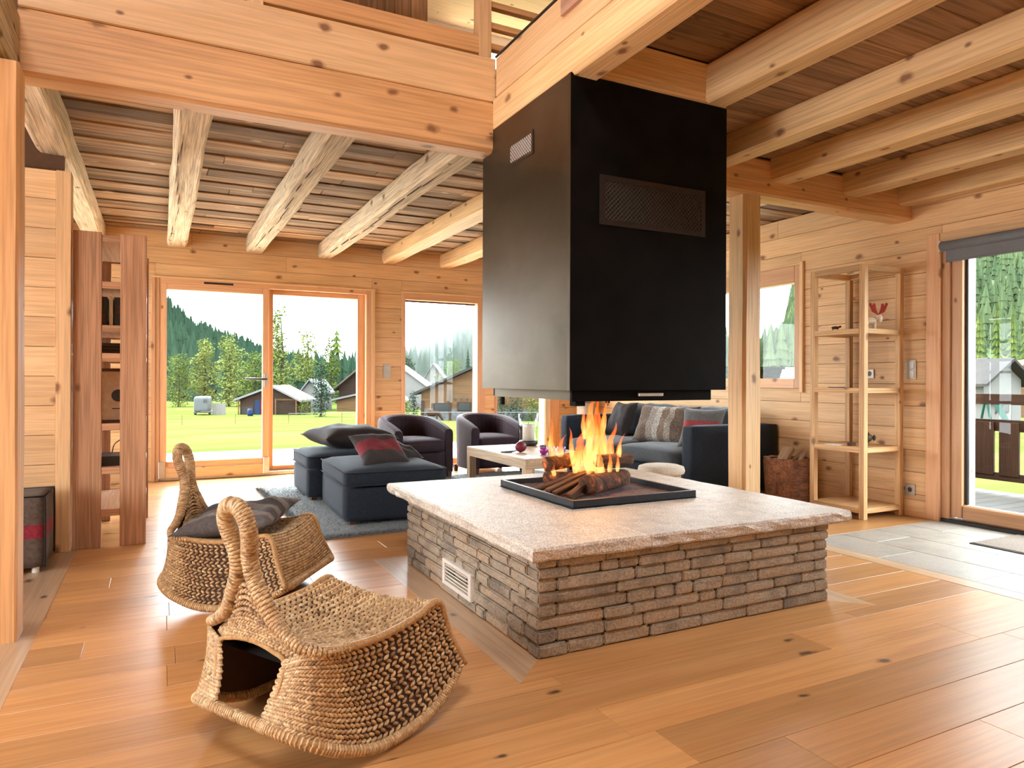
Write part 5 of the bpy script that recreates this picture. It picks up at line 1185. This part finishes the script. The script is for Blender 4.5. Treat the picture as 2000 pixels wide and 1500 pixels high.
b = empty('storage_box', (-0.33, 5.95, 1.576), 0, 'black storage box standing in the bookcase, left of the white spine', 'box'); MB().box(-0.12, -0.008, -0.14, 0.14, 0, 0.215).build('box_body', BLACKP, b, bevel=0.003); MB().box(-0.11, -0.02, -0.1425, -0.14, 0.02, 0.09).build('spine_label', DARKWOOD, b)
b = empty('white_folder', (-0.325, 5.95, 1.576), 0, 'narrow white folder between two black boxes in the bookcase', 'folder'); MB().box(0.0, 0.022, -0.14, 0.14, 0, 0.22).build('cover', WHITEP, b); MB().box(0.004, 0.018, -0.135, 0.138, 0.0, 0.222).build('pages', CREAMF, b)
b = empty('storage_box', (-0.295, 5.95, 1.576), 0, 'black storage box in the bookcase, right of the white folder', 'box'); MB().box(0, 0.13, -0.14, 0.14, 0, 0.215).build('box_body', BLACKP, b, bevel=0.003); MB().box(0.01, 0.12, -0.1425, -0.14, 0.1, 0.15).build('spine_label', DARKWOOD, b)
b = empty('picture_frame', (-0.33, 5.86, 0.876), 0, 'brown framed cream picture with a dark round motif in the bookcase', 'picture'); b.rotation_euler = (rad(-6), 0, 0)
for (x0, x1, z0, z1) in ((-0.14, 0.14, 0, 0.022), (-0.14, 0.14, 0.378, 0.40), (-0.14, -0.118, 0.022, 0.378), (0.118, 0.14, 0.022, 0.378)): MB().box(x0, x1, -0.01, 0.01, z0, z1).build('frame_bar', DARKWOOD, b)
MB().box(-0.118, 0.118, -0.002, 0.004, 0.022, 0.378).build('picture_sheet', plain('cream_paper', (0.50, 0.36, 0.24), 0.8), b)
MB().tube([(0.06, -0.004, 0.20), (0.06, -0.002, 0.20)], [0.045, 0.045], 24).build('round_motif', BLACKP, b); MB().box(0.02, 0.10, -0.0045, -0.002, 0.10, 0.108).build('caption_line', DARKWOOD, b)
b = empty('media_box', (-0.32, 5.98, 0.566), 0, 'flat black media box with a cable on the low bookcase shelf', 'media box'); MB().box(-0.14, 0.14, -0.16, 0.16, 0, 0.07).build('case', BLACKP, b, bevel=0.004); MB().tube(bez([(0.0, 0.1, 0.07), (0.02, 0.05, 0.14), (0.08, 0.0, 0.19), (0.12, -0.02, 0.22)], 16), 0.004, 6).build('cable', BLACKP, b)
for k, lb_ in enumerate(['lowest of three dark books lying flat in the bookcase', 'middle of three dark books lying flat in the bookcase', 'topmost of three dark books lying flat in the bookcase']):
    tag(board('book', -0.44, -0.20, 5.86, 6.04, 1.3755 + k * 0.0285, 1.4025 + k * 0.0285, 'x', DARKWOOD if k % 2 else BLACKP), lb_, 'book', 'books lying in the bookcase')
# ---------------------------------------------------------------- outdoors
def gz(x, y):
    r = math.hypot(x - 2, y - 4); t = min(1, max(0, (r - 9) / 62)); t = t * t * (3 - 2 * t); return -0.38 - 2.3 * t
mb = MB(); vs = []; fs = []; na, nr = 60, 40
for i in range(nr + 1):
    r = 7.0 * (420 / 7.0) ** (i / nr)
    for j in range(na + 1):
        a = rad(-45 + 190 * j / na); x, y = 2 + r * math.sin(a), 4 + r * math.cos(a); vs.append((x, y, gz(x, y) + (0.05 * noise.noise(Vector((x * 0.2, y * 0.2, 0))) if r > 12 else 0)))
for i in range(nr):
    for j in range(na): q = i * (na + 1) + j; fs.append((q, q + 1, q + na + 2, q + na + 1))
tag(mb.add(vs, fs).build('meadow', GRASS, None, smooth=True), 'wide green meadow outside the windows', 'meadow', kind='structure')
dk = empty('terrace', (0, 0, -0.12), 0, 'pale board terrace outside the far windows', 'terrace')
for k in range(38): board('deck_board', -3.0 + k * 0.26, -2.75 + k * 0.26 + 0.0, 9.38, 13.7, -0.03, 0.0, 'y', DECKW, dk, 0.004)
MB().box(-3, 7, 9.4, 13.65, -0.26, -0.04).build('deck_base', DARKWOOD, dk)
dk2 = empty('side_deck', (0, 0, -0.06), 0, 'dark grey board deck outside the glazed door', 'deck')
for k in range(46): board('deck_board', 6.28, 8.62, -1.2 + k * 0.16, -1.047 + k * 0.16, -0.03, 0.0, 'x', DECKG, dk2, 0.004)
MB().box(6.3, 8.6, -1.2, 6.1, -0.3, -0.04).build('deck_base', DARKWOOD, dk2)
rl = empty('deck_railing', (8.5, 0, -0.06), 0, 'dark stained plank railing of the side deck', 'railing')
board('top_rail', -0.05, 0.05, -1.2, 6.1, 1.0, 1.12, 'y', RAILW, rl); board('mid_rail', -0.02, 0.03, -1.2, 6.1, 0.70, 0.83, 'y', RAILW, rl); board('bottom_rail', -0.03, 0.03, -1.2, 6.1, 0.14, 0.23, 'y', RAILW, rl)
for k in range(28): board('baluster_plank', -0.035, -0.005, -1.15 + k * 0.26, -1.15 + k * 0.26 + 0.205, 0.20, 0.80, 'z', RAILW, rl)
for y in (-1.1, 1.4, 3.6, 5.9): board('post', -0.05, 0.05, y, y + 0.1, 0.0, 1.0, 'z', RAILW, rl)
ob = W(1882, 800, 6.72)
tag(board('outside_post', ob.x - 0.07, ob.x + 0.07, ob.y - 0.07, ob.y + 0.07, -0.06, 3.2, 'z', POSTOUT), 'pale timber post standing outside behind the glazed door', 'post')
# trees
def leaf_cloud(blobs, n, size, rnd, flat=1.0):
    vs = []; fs = []; tot = sum(b[3] * b[4] * b[5] for b in blobs)
    for b in blobs:
        m = int(n * b[3] * b[4] * b[5] / tot)
        for _ in range(m):
            u, v, w = rnd.gauss(0, 1), rnd.gauss(0, 1), rnd.gauss(0, 1); L = math.sqrt(u * u + v * v + w * w) or 1; k = rnd.random() ** 0.33 / L
            c = Vector((b[0] + u * k * b[3], b[1] + v * k * b[4], b[2] + w * k * b[5])); s = size * rnd.uniform(0.6, 1.3)
            d1 = Vector((rnd.gauss(0, 1), rnd.gauss(0, 1), rnd.gauss(0, 0.7))).normalized() * s; d2 = Vector((rnd.gauss(0, 1), rnd.gauss(0, 1), rnd.gauss(0, 1))).normalized() * s * 0.8; q = len(vs)
            vs += [c - d1, c + d2 * 0.6, c + d1, c - d2 * 0.6]; fs.append((q, q + 1, q + 2, q + 3))
    mb = MB(); mb.v = [tuple(v) for v in vs]; mb.f = fs; mb.m = [0] * len(fs); return mb
TR = random.Random(77)
def base_at(px, d):
    p = W(px, 760, d); return Vector((p.x, p.y, gz(p.x, p.y)))
def height_to(py, d, b): return W(1000, py, d).z - b.z
def leafy(name, px, ytop, d, wpx, mat, label, slim=1.0, n=3200, base=0.03, group='trees beyond the meadow', cat='tree'):
    b = base_at(px, d); h = height_to(ytop, d, b); w = wpx * d / FPX / 2; t = empty(name, b, 0, label, cat, group)
    MB().tube([(0, 0, -0.2), (0.02 * h, 0, h * 0.45), (0, 0, h * 0.85)], [0.018 * h, 0.012 * h, 0.004 * h], 7).build('trunk', BARK, t)
    blobs = []
    for k in range(16):
        z = lerp_(base, 0.93, (k + 0.5) / 16) * h; pr = math.sin(math.pi * min(1, (z / h - base) / (1 - base) * 0.8 + 0.17)) ** 0.8; a = TR.uniform(0, 6.28); q = w * pr * TR.uniform(0.15, 0.6)
        s = w * (0.32 + 0.35 * pr) * slim; blobs.append((q * math.cos(a), q * math.sin(a), z, s, s, h * 0.085))
    leaf_cloud(blobs, n, 0.014 * h + 0.05, TR).build('foliage', mat, t)
    return t
def conifer(name, px, ytop, d, wpx, mat, label, group='trees beyond the meadow', bare=0.0, layers=15):
    b = base_at(px, d); h = height_to(ytop, d, b); w = wpx * d / FPX / 2; t = empty(name, b, 0, label, 'tree', group)
    MB().tube([(0, 0, -0.2), (0, 0, h * 0.97)], [0.014 * h, 0.003 * h], 7).build('trunk', BARK, t)
    mb = MB()
    for k in range(layers):
        f = k / (layers - 1); z = h * (bare + 0.05 + (0.92 - bare) * f); R = w * (1 - f) ** 0.85 + 0.05 * w; m = 16; vs = [(0, 0, z + h * 0.075)]
        for j in range(m):
            a = 2 * math.pi * (j + TR.uniform(-0.3, 0.3)) / m; r = R * (TR.uniform(0.8, 1.15) if j % 2 else TR.uniform(0.35, 0.6)); vs.append((r * math.cos(a), r * math.sin(a), z - (0.03 * h * r / max(w, 0.01)) * (1 if j % 2 else 0.2)))
        mb.add(vs, [(0, 1 + j, 1 + (j + 1) % m) for j in range(m)])
    mb.build('foliage', mat, t); return t
leafy('broadleaf_tree', 348, 690, 96, 66, LEAF_A, 'rounded green tree at the left edge of the left glass door')
leafy('broadleaf_tree', 398, 658, 101, 62, LEAF_B, 'pointed green tree behind the horse trailer', 0.9)
leafy('broadleaf_tree', 447, 652, 98, 74, LEAF_B, 'broad light green tree between trailer and shed')
leafy('broadleaf_tree', 497, 685, 92, 58, LEAF_A, 'bushy green tree just left of the door handle')
leafy('birch_tree', 548, 590, 101, 70, LEAF_B, 'tallest airy birch, partly behind the middle door stile', 0.75, 2600, 0.06)
leafy('broadleaf_tree', 600, 636, 106, 84, LEAF_B, 'airy tree with open crown above the shed roof', 0.7, 2600)
leafy('broadleaf_tree', 645, 655, 110, 54, LEAF_A, 'airy tree at the right, next to the bare pine', 0.7, 2200)
leafy('garden_tree', 626, 700, 72, 46, LEAF_C, 'dense dark young tree in front of the barn', 1.15, 1800, 0.03)
conifer('bare_pine', 657, 640, 112, 34, LEAF_A, 'tall thin pine with a bare lower trunk', bare=0.62, layers=5)
conifer('spruce_tree', 668, 690, 104, 26, LEAF_C, 'small dark spruce beside the bare pine')
conifer('spruce_tree', 699, 668, 118, 26, LEAF_C, 'dark spruce at the right edge of the fixed glass pane')
leafy('garden_bush', 594, 775, 76, 34, LEAF_A, 'low bush at the right end of the shed', 1.1, 600, 0.0, 'bushes on the meadow', 'bush')
leafy('broadleaf_tree', 797, 694, 140, 40, LEAF_C, 'dark tree at the left edge of the second window')
leafy('broadleaf_tree', 884, 696, 118, 62, LEAF_A, 'round green tree behind the timber chalet', 1.2, 1800)
conifer('spruce_tree', 914, 682, 150, 24, LEAF_C, 'left one of two spruces above the chalet roof'); conifer('spruce_tree', 933, 686, 150, 22, LEAF_C, 'right one of two spruces above the chalet roof')
leafy('garden_bush', 808, 762, 66, 30, LEAF_C, 'taller bush at the left corner of the timber chalet', 1.1, 700, 0.0, 'bushes on the meadow', 'bush'); leafy('garden_bush', 793, 778, 60, 26, LEAF_A, 'lower bush at the left edge of the second window', 1.1, 500, 0.0, 'bushes on the meadow', 'bush')
for k, (px, lb_) in enumerate([(978, 'leftmost dark hedge bush under the hood'), (1008, 'second hedge bush under the hood'), (1038, 'third hedge bush under the hood'), (1066, 'rightmost hedge bush under the hood')]): leafy('hedge_bush', px, 768, 58, 40, LEAF_C if k < 2 else LEAF_A, lb_, 1.2, 800, 0.0, 'hedge seen below the hood', 'bush')
for k, (px, yt, d, lb_) in enumerate([(1912, 596, 96, 'leftmost bright spruce behind the white chalet'), (1948, 580, 100, 'second bright spruce behind the white chalet'), (1978, 592, 98, 'third bright spruce behind the white chalet'), (2006, 570, 102, 'bright spruce cut by the right picture edge')]): conifer('spruce_tree', px, yt, d, 46, LEAF_D, lb_, 'spruces behind the white chalet')
# forested hills
def hill(name, ridge, dr, db, ybase, n, label, th, mat, seed):
    rnd = random.Random(seed); mb = MB(); vs = []; fs = []; m = 10; NR = len(ridge)
    for (px, py) in ridge:
        a = W(px, ybase, db); b = W(px, py, dr)
        for k in range(m + 1):
            t = k / m; p = a.lerp(b, t); p.z = lerp_(a.z, b.z, t ** 1.15); vs.append(p)
        c = b + (b - a) * 0.4; c.z = b.z - 8; vs.append(c)
    M = m + 2
    for i in range(NR - 1):
        for k in range(M - 1): q = i * M + k; fs.append((q, q + M, q + M + 1, q + 1))
    o = tag(mb.add(vs, fs).build(name, mat, None, smooth=True), label, 'hill', kind='structure')
    tv = []; tf = []
    for _ in range(n):
        i = rnd.uniform(0, NR - 1.001); k = rnd.uniform(0.0, m) if rnd.random() < 0.8 else m - rnd.random() ** 2; i0, k0 = int(i), min(int(k), m - 1); fi, fk = i - i0, k - k0
        p = (vs[i0 * M + k0].lerp(vs[(i0 + 1) * M + k0], fi)).lerp(vs[i0 * M + k0 + 1].lerp(vs[(i0 + 1) * M + k0 + 1], fi), fk)
        h = th * rnd.uniform(0.6, 1.25); w = h * rnd.uniform(0.15, 0.21); ang = rnd.uniform(0, 1)
        for (z0, z1, w0) in ((0.0, 0.40, 1.0), (0.18, 0.58, 0.85), (0.38, 0.76, 0.66), (0.58, 1.0, 0.46)):
            q = len(tv); tv.append((p.x, p.y, p.z + h * z1))
            for j in range(10): a = ang + j * math.pi / 5; rr = w * w0 * (rnd.uniform(0.9, 1.25) if j % 2 else rnd.uniform(0.4, 0.6)); tv.append((p.x + rr * math.cos(a), p.y + rr * math.sin(a), p.z + h * (z0 + rnd.uniform(-0.03, 0.03))))
            tf += [(q, q + 1 + j, q + 1 + (j + 1) % 10) for j in range(10)]
    f = MB(); f.v = tv; f.f = tf; f.m = [0] * len(tf); fo = f.build('forest', mat, o); fo['kind'] = 'stuff'
hill('forest_hill', [(60, 380), (160, 470), (250, 545), (325, 612), (370, 652), (420, 676), (470, 692), (520, 712), (600, 735), (690, 752)], 330, 118, 792, 1800, 'steep dark spruce hill seen through the left glass door', 8.5, LEAF_H, 5)
hill('forest_slope', [(1400, 790), (1500, 762), (1516, 735), (1534, 650), (1552, 560), (1600, 450), (1700, 330), (1850, 200), (2000, 90), (2300, 0), (2800, 0), (3600, 100)], 270, 105, 716, 6500, 'steep forested mountainside behind the white chalet', 6.0, leafmat('hill_forest_bright', (0.017, 0.030, 0.015), (0.046, 0.062, 0.026), 0.06), 6)  # ridge raised beyond the view to cut sky glare on the floor
hill('misty_mountain', [(690, 775), (760, 735), (800, 705), (850, 682), (900, 634), (940, 598), (1010, 540), (1100, 480), (1300, 440)], 900, 420, 752, 1300, 'pale misty mountainside seen through the second window', 20.0, LEAF_H, 7)
# mist hanging in the valley in front of the far mountain
MIST = bpy.data.materials.new('valley_mist'); MIST.use_nodes = True; _N = MIST.node_tree.nodes; _N.remove(_N['Principled BSDF']); _vs = _N.new('ShaderNodeVolumeScatter'); _vs.inputs[0].default_value = (0.95, 0.97, 1.0, 1); _vs.inputs[1].default_value = 0.00030
MIST.node_tree.links.new(_vs.outputs[0], _N['Material Output'].inputs['Volume'])
a0, a1, b0, b1 = W(640, 742, 330), W(1250, 742, 330), W(640, 742, 780), W(1250, 742, 780)
mm = MB().add([(p.x, p.y, z) for z in (-3.5, 230) for p in (a0, a1, b1, b0)], [(0, 3, 2, 1), (4, 5, 6, 7), (0, 1, 5, 4), (1, 2, 6, 5), (2, 3, 7, 6), (3, 0, 4, 7)])
tag(mm.build('valley_mist', MIST), 'white mist hanging before the far mountainside', 'mist', kind='stuff')
# buildings
def house(name, px, d, wpx, wall_top, apex, label, wallm, roofm, depth=8.0, over=0.5, gx=0.0, windows=(), base_m=None, turn=0.0):
    b = base_at(px, d); Wd = wpx * d / FPX; h = height_to(wall_top, d, b); H = height_to(apex, d, b)
    t = empty(name, b, -YAW + turn, label, 'building'); w = Wd / 2; g = gx * w
    wl_ = MB(); wl_.add([(-w, 0, -0.3), (w, 0, -0.3), (w, 0, h), (g, 0, H - 0.12), (-w, 0, h), (-w, depth, -0.3), (w, depth, -0.3), (w, depth, h), (g, depth, H - 0.12), (-w, depth, h)], [(0, 1, 2, 3, 4), (9, 8, 7, 6, 5), (0, 4, 9, 5), (1, 6, 7, 2)])
    wl_.build('walls', wallm, t)
    for s, e in ((-1, -w), (1, w)):
        dx = (e - g); dz = h - H; L = math.hypot(dx, dz); ux, uz = dx / L, dz / L; ex, ez = e + ux * over, h + uz * over
        r = MB(); r.add([(g, -over, H), (ex, -over, ez), (ex, depth + over, ez), (g, depth + over, H), (g, -over, H + 0.22), (ex, -over, ez + 0.22), (ex, depth + over, ez + 0.22), (g, depth + over, H + 0.22)], [(0, 3, 2, 1), (4, 5, 6, 7), (0, 1, 5, 4), (1, 2, 6, 5), (2, 3, 7, 6), (3, 0, 4, 7)]); r.build('roof_slope', roofm, t)
    if base_m: MB().box(-w - 0.05, w + 0.05, -0.06, 0.0, -0.3, h * 0.42).build('stone_base', base_m, t)
    for (x, z, ww, hh, fm) in windows:
        f = MB().box(x - ww / 2 - 0.12, x + ww / 2 + 0.12, -0.09, -0.02, z - 0.1, z + hh + 0.1).build('window', fm, t); MB().box(x - ww / 2, x + ww / 2, -0.11, -0.09, z, z + hh).build('pane', WINDOWD, f)
    return t
tr = empty('horse_trailer', base_at(393, 74), -YAW + 0.25, 'small white horse trailer parked on the meadow', 'trailer')
MB().add(*softbox_data(0.75, 1.2, 0.85, 0.25, 6)).build('body', TRAILP, tr, smooth=True, loc=(0, 1.0, 1.15)); MB().box(0.25, 0.6, -0.23, -0.19, 1.35, 1.7).build('window', WINDOWD, tr); MB().box(-0.8, 0.9, 0, 1.9, 0.25, 0.35).build('chassis', BLACKP, tr)
for x in (-0.72, 0.72): MB().cyl((x - 0.1, 0.9, 0.28), (x + 0.1, 0.9, 0.28), 0.28, n=14).build('wheel', BLACKP, tr)
MB().cyl((0.0, -0.2, 0.35), (1.3, -0.3, 0.4), 0.05).build('drawbar', BLACKP, tr)
fp = empty('fence_panels', base_at(428, 75), -YAW, 'short row of pale fence boards beside the shed', 'fence')
for k in range(7): board('fence_board', -0.75 + k * 0.21, -0.56 + k * 0.21, 0, 0.04, 0, 1.25, 'z', RENDERW, fp, 0)
sh = house('meadow_shed', 525, 76, 112, 782, 758, 'low timber shed with a shallow pitched roof on the meadow', CHALETB, ROOFP, 5, 0.6, 0.15)
sw = 112 * 76 / FPX / 2
MB().box(-0.9, 0.1, -0.08, -0.02, 0, 1.75).build('red_door', REDP, sh); MB().box(-1.5, -0.95, -0.06, -0.02, 0.0, 1.6).build('blue_sheet', BLUEP, sh); MB().box(0.9, sw - 0.2, -0.1, -0.02, 1.55, 1.7).build('lintel', CHALET, sh); MB().box(-sw + 0.2, -1.7, -0.06, -0.02, 0.0, 0.9).build('grey_panel', ROOFG, sh)
for x in (-sw, 0.9, sw): MB().box(x - 0.06, x + 0.06, -0.5, -0.38, 0, 1.75).build('post', CHALET, sh)
bl = empty('water_barrel', base_at(489, 73), 0, 'blue barrel standing at the shed', 'barrel'); MB().lathe([(0.26, 0), (0.3, 0.2), (0.3, 0.5), (0.26, 0.75), (0.05, 0.76)], 16).build('drum', BLUEP, bl, smooth=True); MB().lathe([(0.3, 0.30), (0.315, 0.32), (0.3, 0.34)], 16).build('hoop', BLUEP, bl)
bn = house('barn', 722, 84, 128, 782, 762, 'timber barn with a pale lean-to roof at the right of the glass door', CHALET, ROOFP, 4, 0.6, 0.4)
bn2 = house('large_barn', 712, 92, 100, 756, 706, 'big barn with a wide shingled roof behind the lean-to barn', CHALETB, wood('shingle_roof', (0.066, 0.052, 0.04), (0.044, 0.034, 0.025), rough=0.9, grain=(2, 2, 2), knots=0), 9, 0.9, 0.2)
house('white_house', 606, 84, 34, 766, 744, 'small pale house half hidden behind the young tree', RENDERW, ROOFP, 6, 0.5)
CHW = 290 * 60 / FPX / 2
chl = house('timber_chalet', 968, 60, 290, 766, 700, 'timber chalet with a long grey roof in the second window', CHALET, ROOFG, 9, 0.7, 0.0, [(-CHW * 0.72, 0.9, 1.3, 0.5, ROOFG), (-CHW * 0.42, 0.9, 1.0, 0.6, CHALETB), (-CHW * 0.15, 1.0, 1.0, 0.6, CHALETB)], stone('chalet_stone', [(0.3, (0.045, 0.045, 0.045)), (0.7, (0.077, 0.077, 0.075))], 0.6, spsc=4))
MB().box(-CHW * 0.62, -CHW * 0.60, -0.2, -0.02, -0.3, 2.6).build('corner_timber', CHALETB, chl); MB().box(-CHW, -CHW + 0.25, -0.2, -0.02, -0.3, 1.7).build('corner_timber', CHALETB, chl); MB().box(-CHW * 0.2, -CHW * 0.16, -0.2, -0.02, -0.3, 3.4).build('corner_timber', CHALETB, chl)
for k in range(4): MB().box(-CHW * 0.55 + k * 0.5, -CHW * 0.55 + k * 0.5 + 0.16, -0.06, -0.02, 1.75, 1.92).build('carved_hole', WINDOWD, chl)
house('white_roof_house', 795, 92, 76, 755, 716, 'low house with a bright white roof left of the chalet', RENDERW, plain('white_tin', (0.18, 0.18, 0.18), 0.5), 6, 0.4, -0.4)
house('gabled_house', 848, 135, 36, 738, 712, 'small gabled house between white roof and round tree', RENDERW, ROOFP, 6, 0.5, -0.1, [(0.5, 1.2, 0.6, 0.7, CHALETB)])
wc = house('white_chalet', 1958, 52, 92, 738, 702, 'white gabled chalet with brown shutters outside the glazed door', RENDERW, ROOFG, 8, 0.9, 0.05, [(0.15, 1.45, 0.5, 0.6, CHALETB), (-0.9, 1.4, 0.4, 0.6, CHALETB)], None, 0.25)
house('brown_chalet', 1903, 64, 66, 742, 700, 'brown timber wing at the left of the white chalet', CHALETB, ROOFG, 8, 0.6, 0.6)
house('red_roof_house', 2010, 75, 40, 715, 703, 'far house with a rusty roof right of the white chalet', CHALET, plain('rusty_roof', (0.08, 0.035, 0.025), 0.8), 6, 0.4)
hut = house('garden_hut', 1915, 38, 56, 786, 778, 'low garden hut with a green roof behind the railing', RENDERW, GREENP, 3, 0.3)
sw_ = empty('play_frame', base_at(1962, 30), -YAW, 'timber swing frame with a green slide behind the railing', 'play frame')
MB().tube([(-0.9, 0, 1.75), (1.6, 0, 1.75)], 0.06, 8).build('cross_bar', CHALET, sw_)
for x in (-0.8, 1.5):
    for s in (-0.5, 0.5): MB().tube([(x, s, 0), (x, 0, 1.75)], 0.05, 8).build('frame_leg', GREENP, sw_)
MB().add([(-0.75, -0.25, 1.6), (-0.45, -0.25, 1.6), (-0.1, -0.9, 0.1), (-0.4, -0.9, 0.1), (-0.75, -0.2, 1.66), (-0.45, -0.2, 1.66), (-0.1, -0.85, 0.16), (-0.4, -0.85, 0.16)], [(0, 1, 2, 3), (7, 6, 5, 4), (0, 4, 5, 1), (1, 5, 6, 2), (2, 6, 7, 3), (3, 7, 4, 0)]).build('slide', GREENP, sw_)
for x in (0.3, 0.9): MB().tube([(x, 0, 1.75), (x, 0, 0.6)], 0.012, 5).build('rope', BLACKP, sw_)
# grazing animal by the chalet
an = empty('grazing_pony', base_at(845, 54), -YAW, 'brown pony grazing on the meadow before the timber chalet', 'pony')
mb = MB(); pts = [(-0.42, 0, 0.62), (-0.25, 0, 0.66), (0.1, 0, 0.62), (0.36, 0, 0.66), (0.52, 0, 0.55), (0.66, 0, 0.34), (0.74, 0, 0.2), (0.84, 0, 0.1)]
mb.tube([(-0.47, 0, 0.6)] + pts, [0.06, 0.17, 0.23, 0.22, 0.2, 0.13, 0.1, 0.085, 0.05], 12)
PONY = plain('brown_coat', (0.020, 0.011, 0.007), 0.9, spec=0.02)
for (x, s) in ((-0.34, -0.1), (-0.34, 0.1), (0.3, -0.1), (0.3, 0.1)): mb.tube([(x, s, 0.55), (x + (0.05 if x > 0 else -0.06), s, 0.3), (x, s, 0.02)], [0.09, 0.05, 0.045], 8)
mb.tube([(-0.46, 0, 0.66), (-0.56, 0, 0.5), (-0.55, 0, 0.25)], [0.03, 0.04, 0.02], 6); mb.build('body', PONY, an, smooth=True)
for s in (-0.05, 0.05): MB().tube([(0.60, s, 0.46), (0.58, s * 1.5, 0.56)], [0.03, 0.008], 6).build('ear', PONY, an)
# thin paddock fence in front of the barns
pfn = empty('paddock_fence', (0, 0, 0), 0, 'thin white paddock fence across the meadow', 'fence')
pa = [base_at(px, 50) for px in range(330, 1110, 26)]
for p in pa[1::4] + [pa[-1]]: MB().cyl((p.x, p.y, p.z), (p.x, p.y, p.z + 0.72), 0.022, n=6).build('fence_post', CHALET, pfn)
MB().tube([(p.x, p.y, p.z + 0.7) for p in pa[9:]], 0.018, 4).build('tape', RENDERW, pfn)
bpy.data.materials['chalet_stone'].node_tree.nodes['Principled BSDF'].inputs['Specular IOR Level'].default_value = 0.05
for _n in ('shingle_roof', 'white_tin', 'rusty_roof'): bpy.data.materials[_n].node_tree.nodes['Principled BSDF'].inputs['Specular IOR Level'].default_value = 0.05
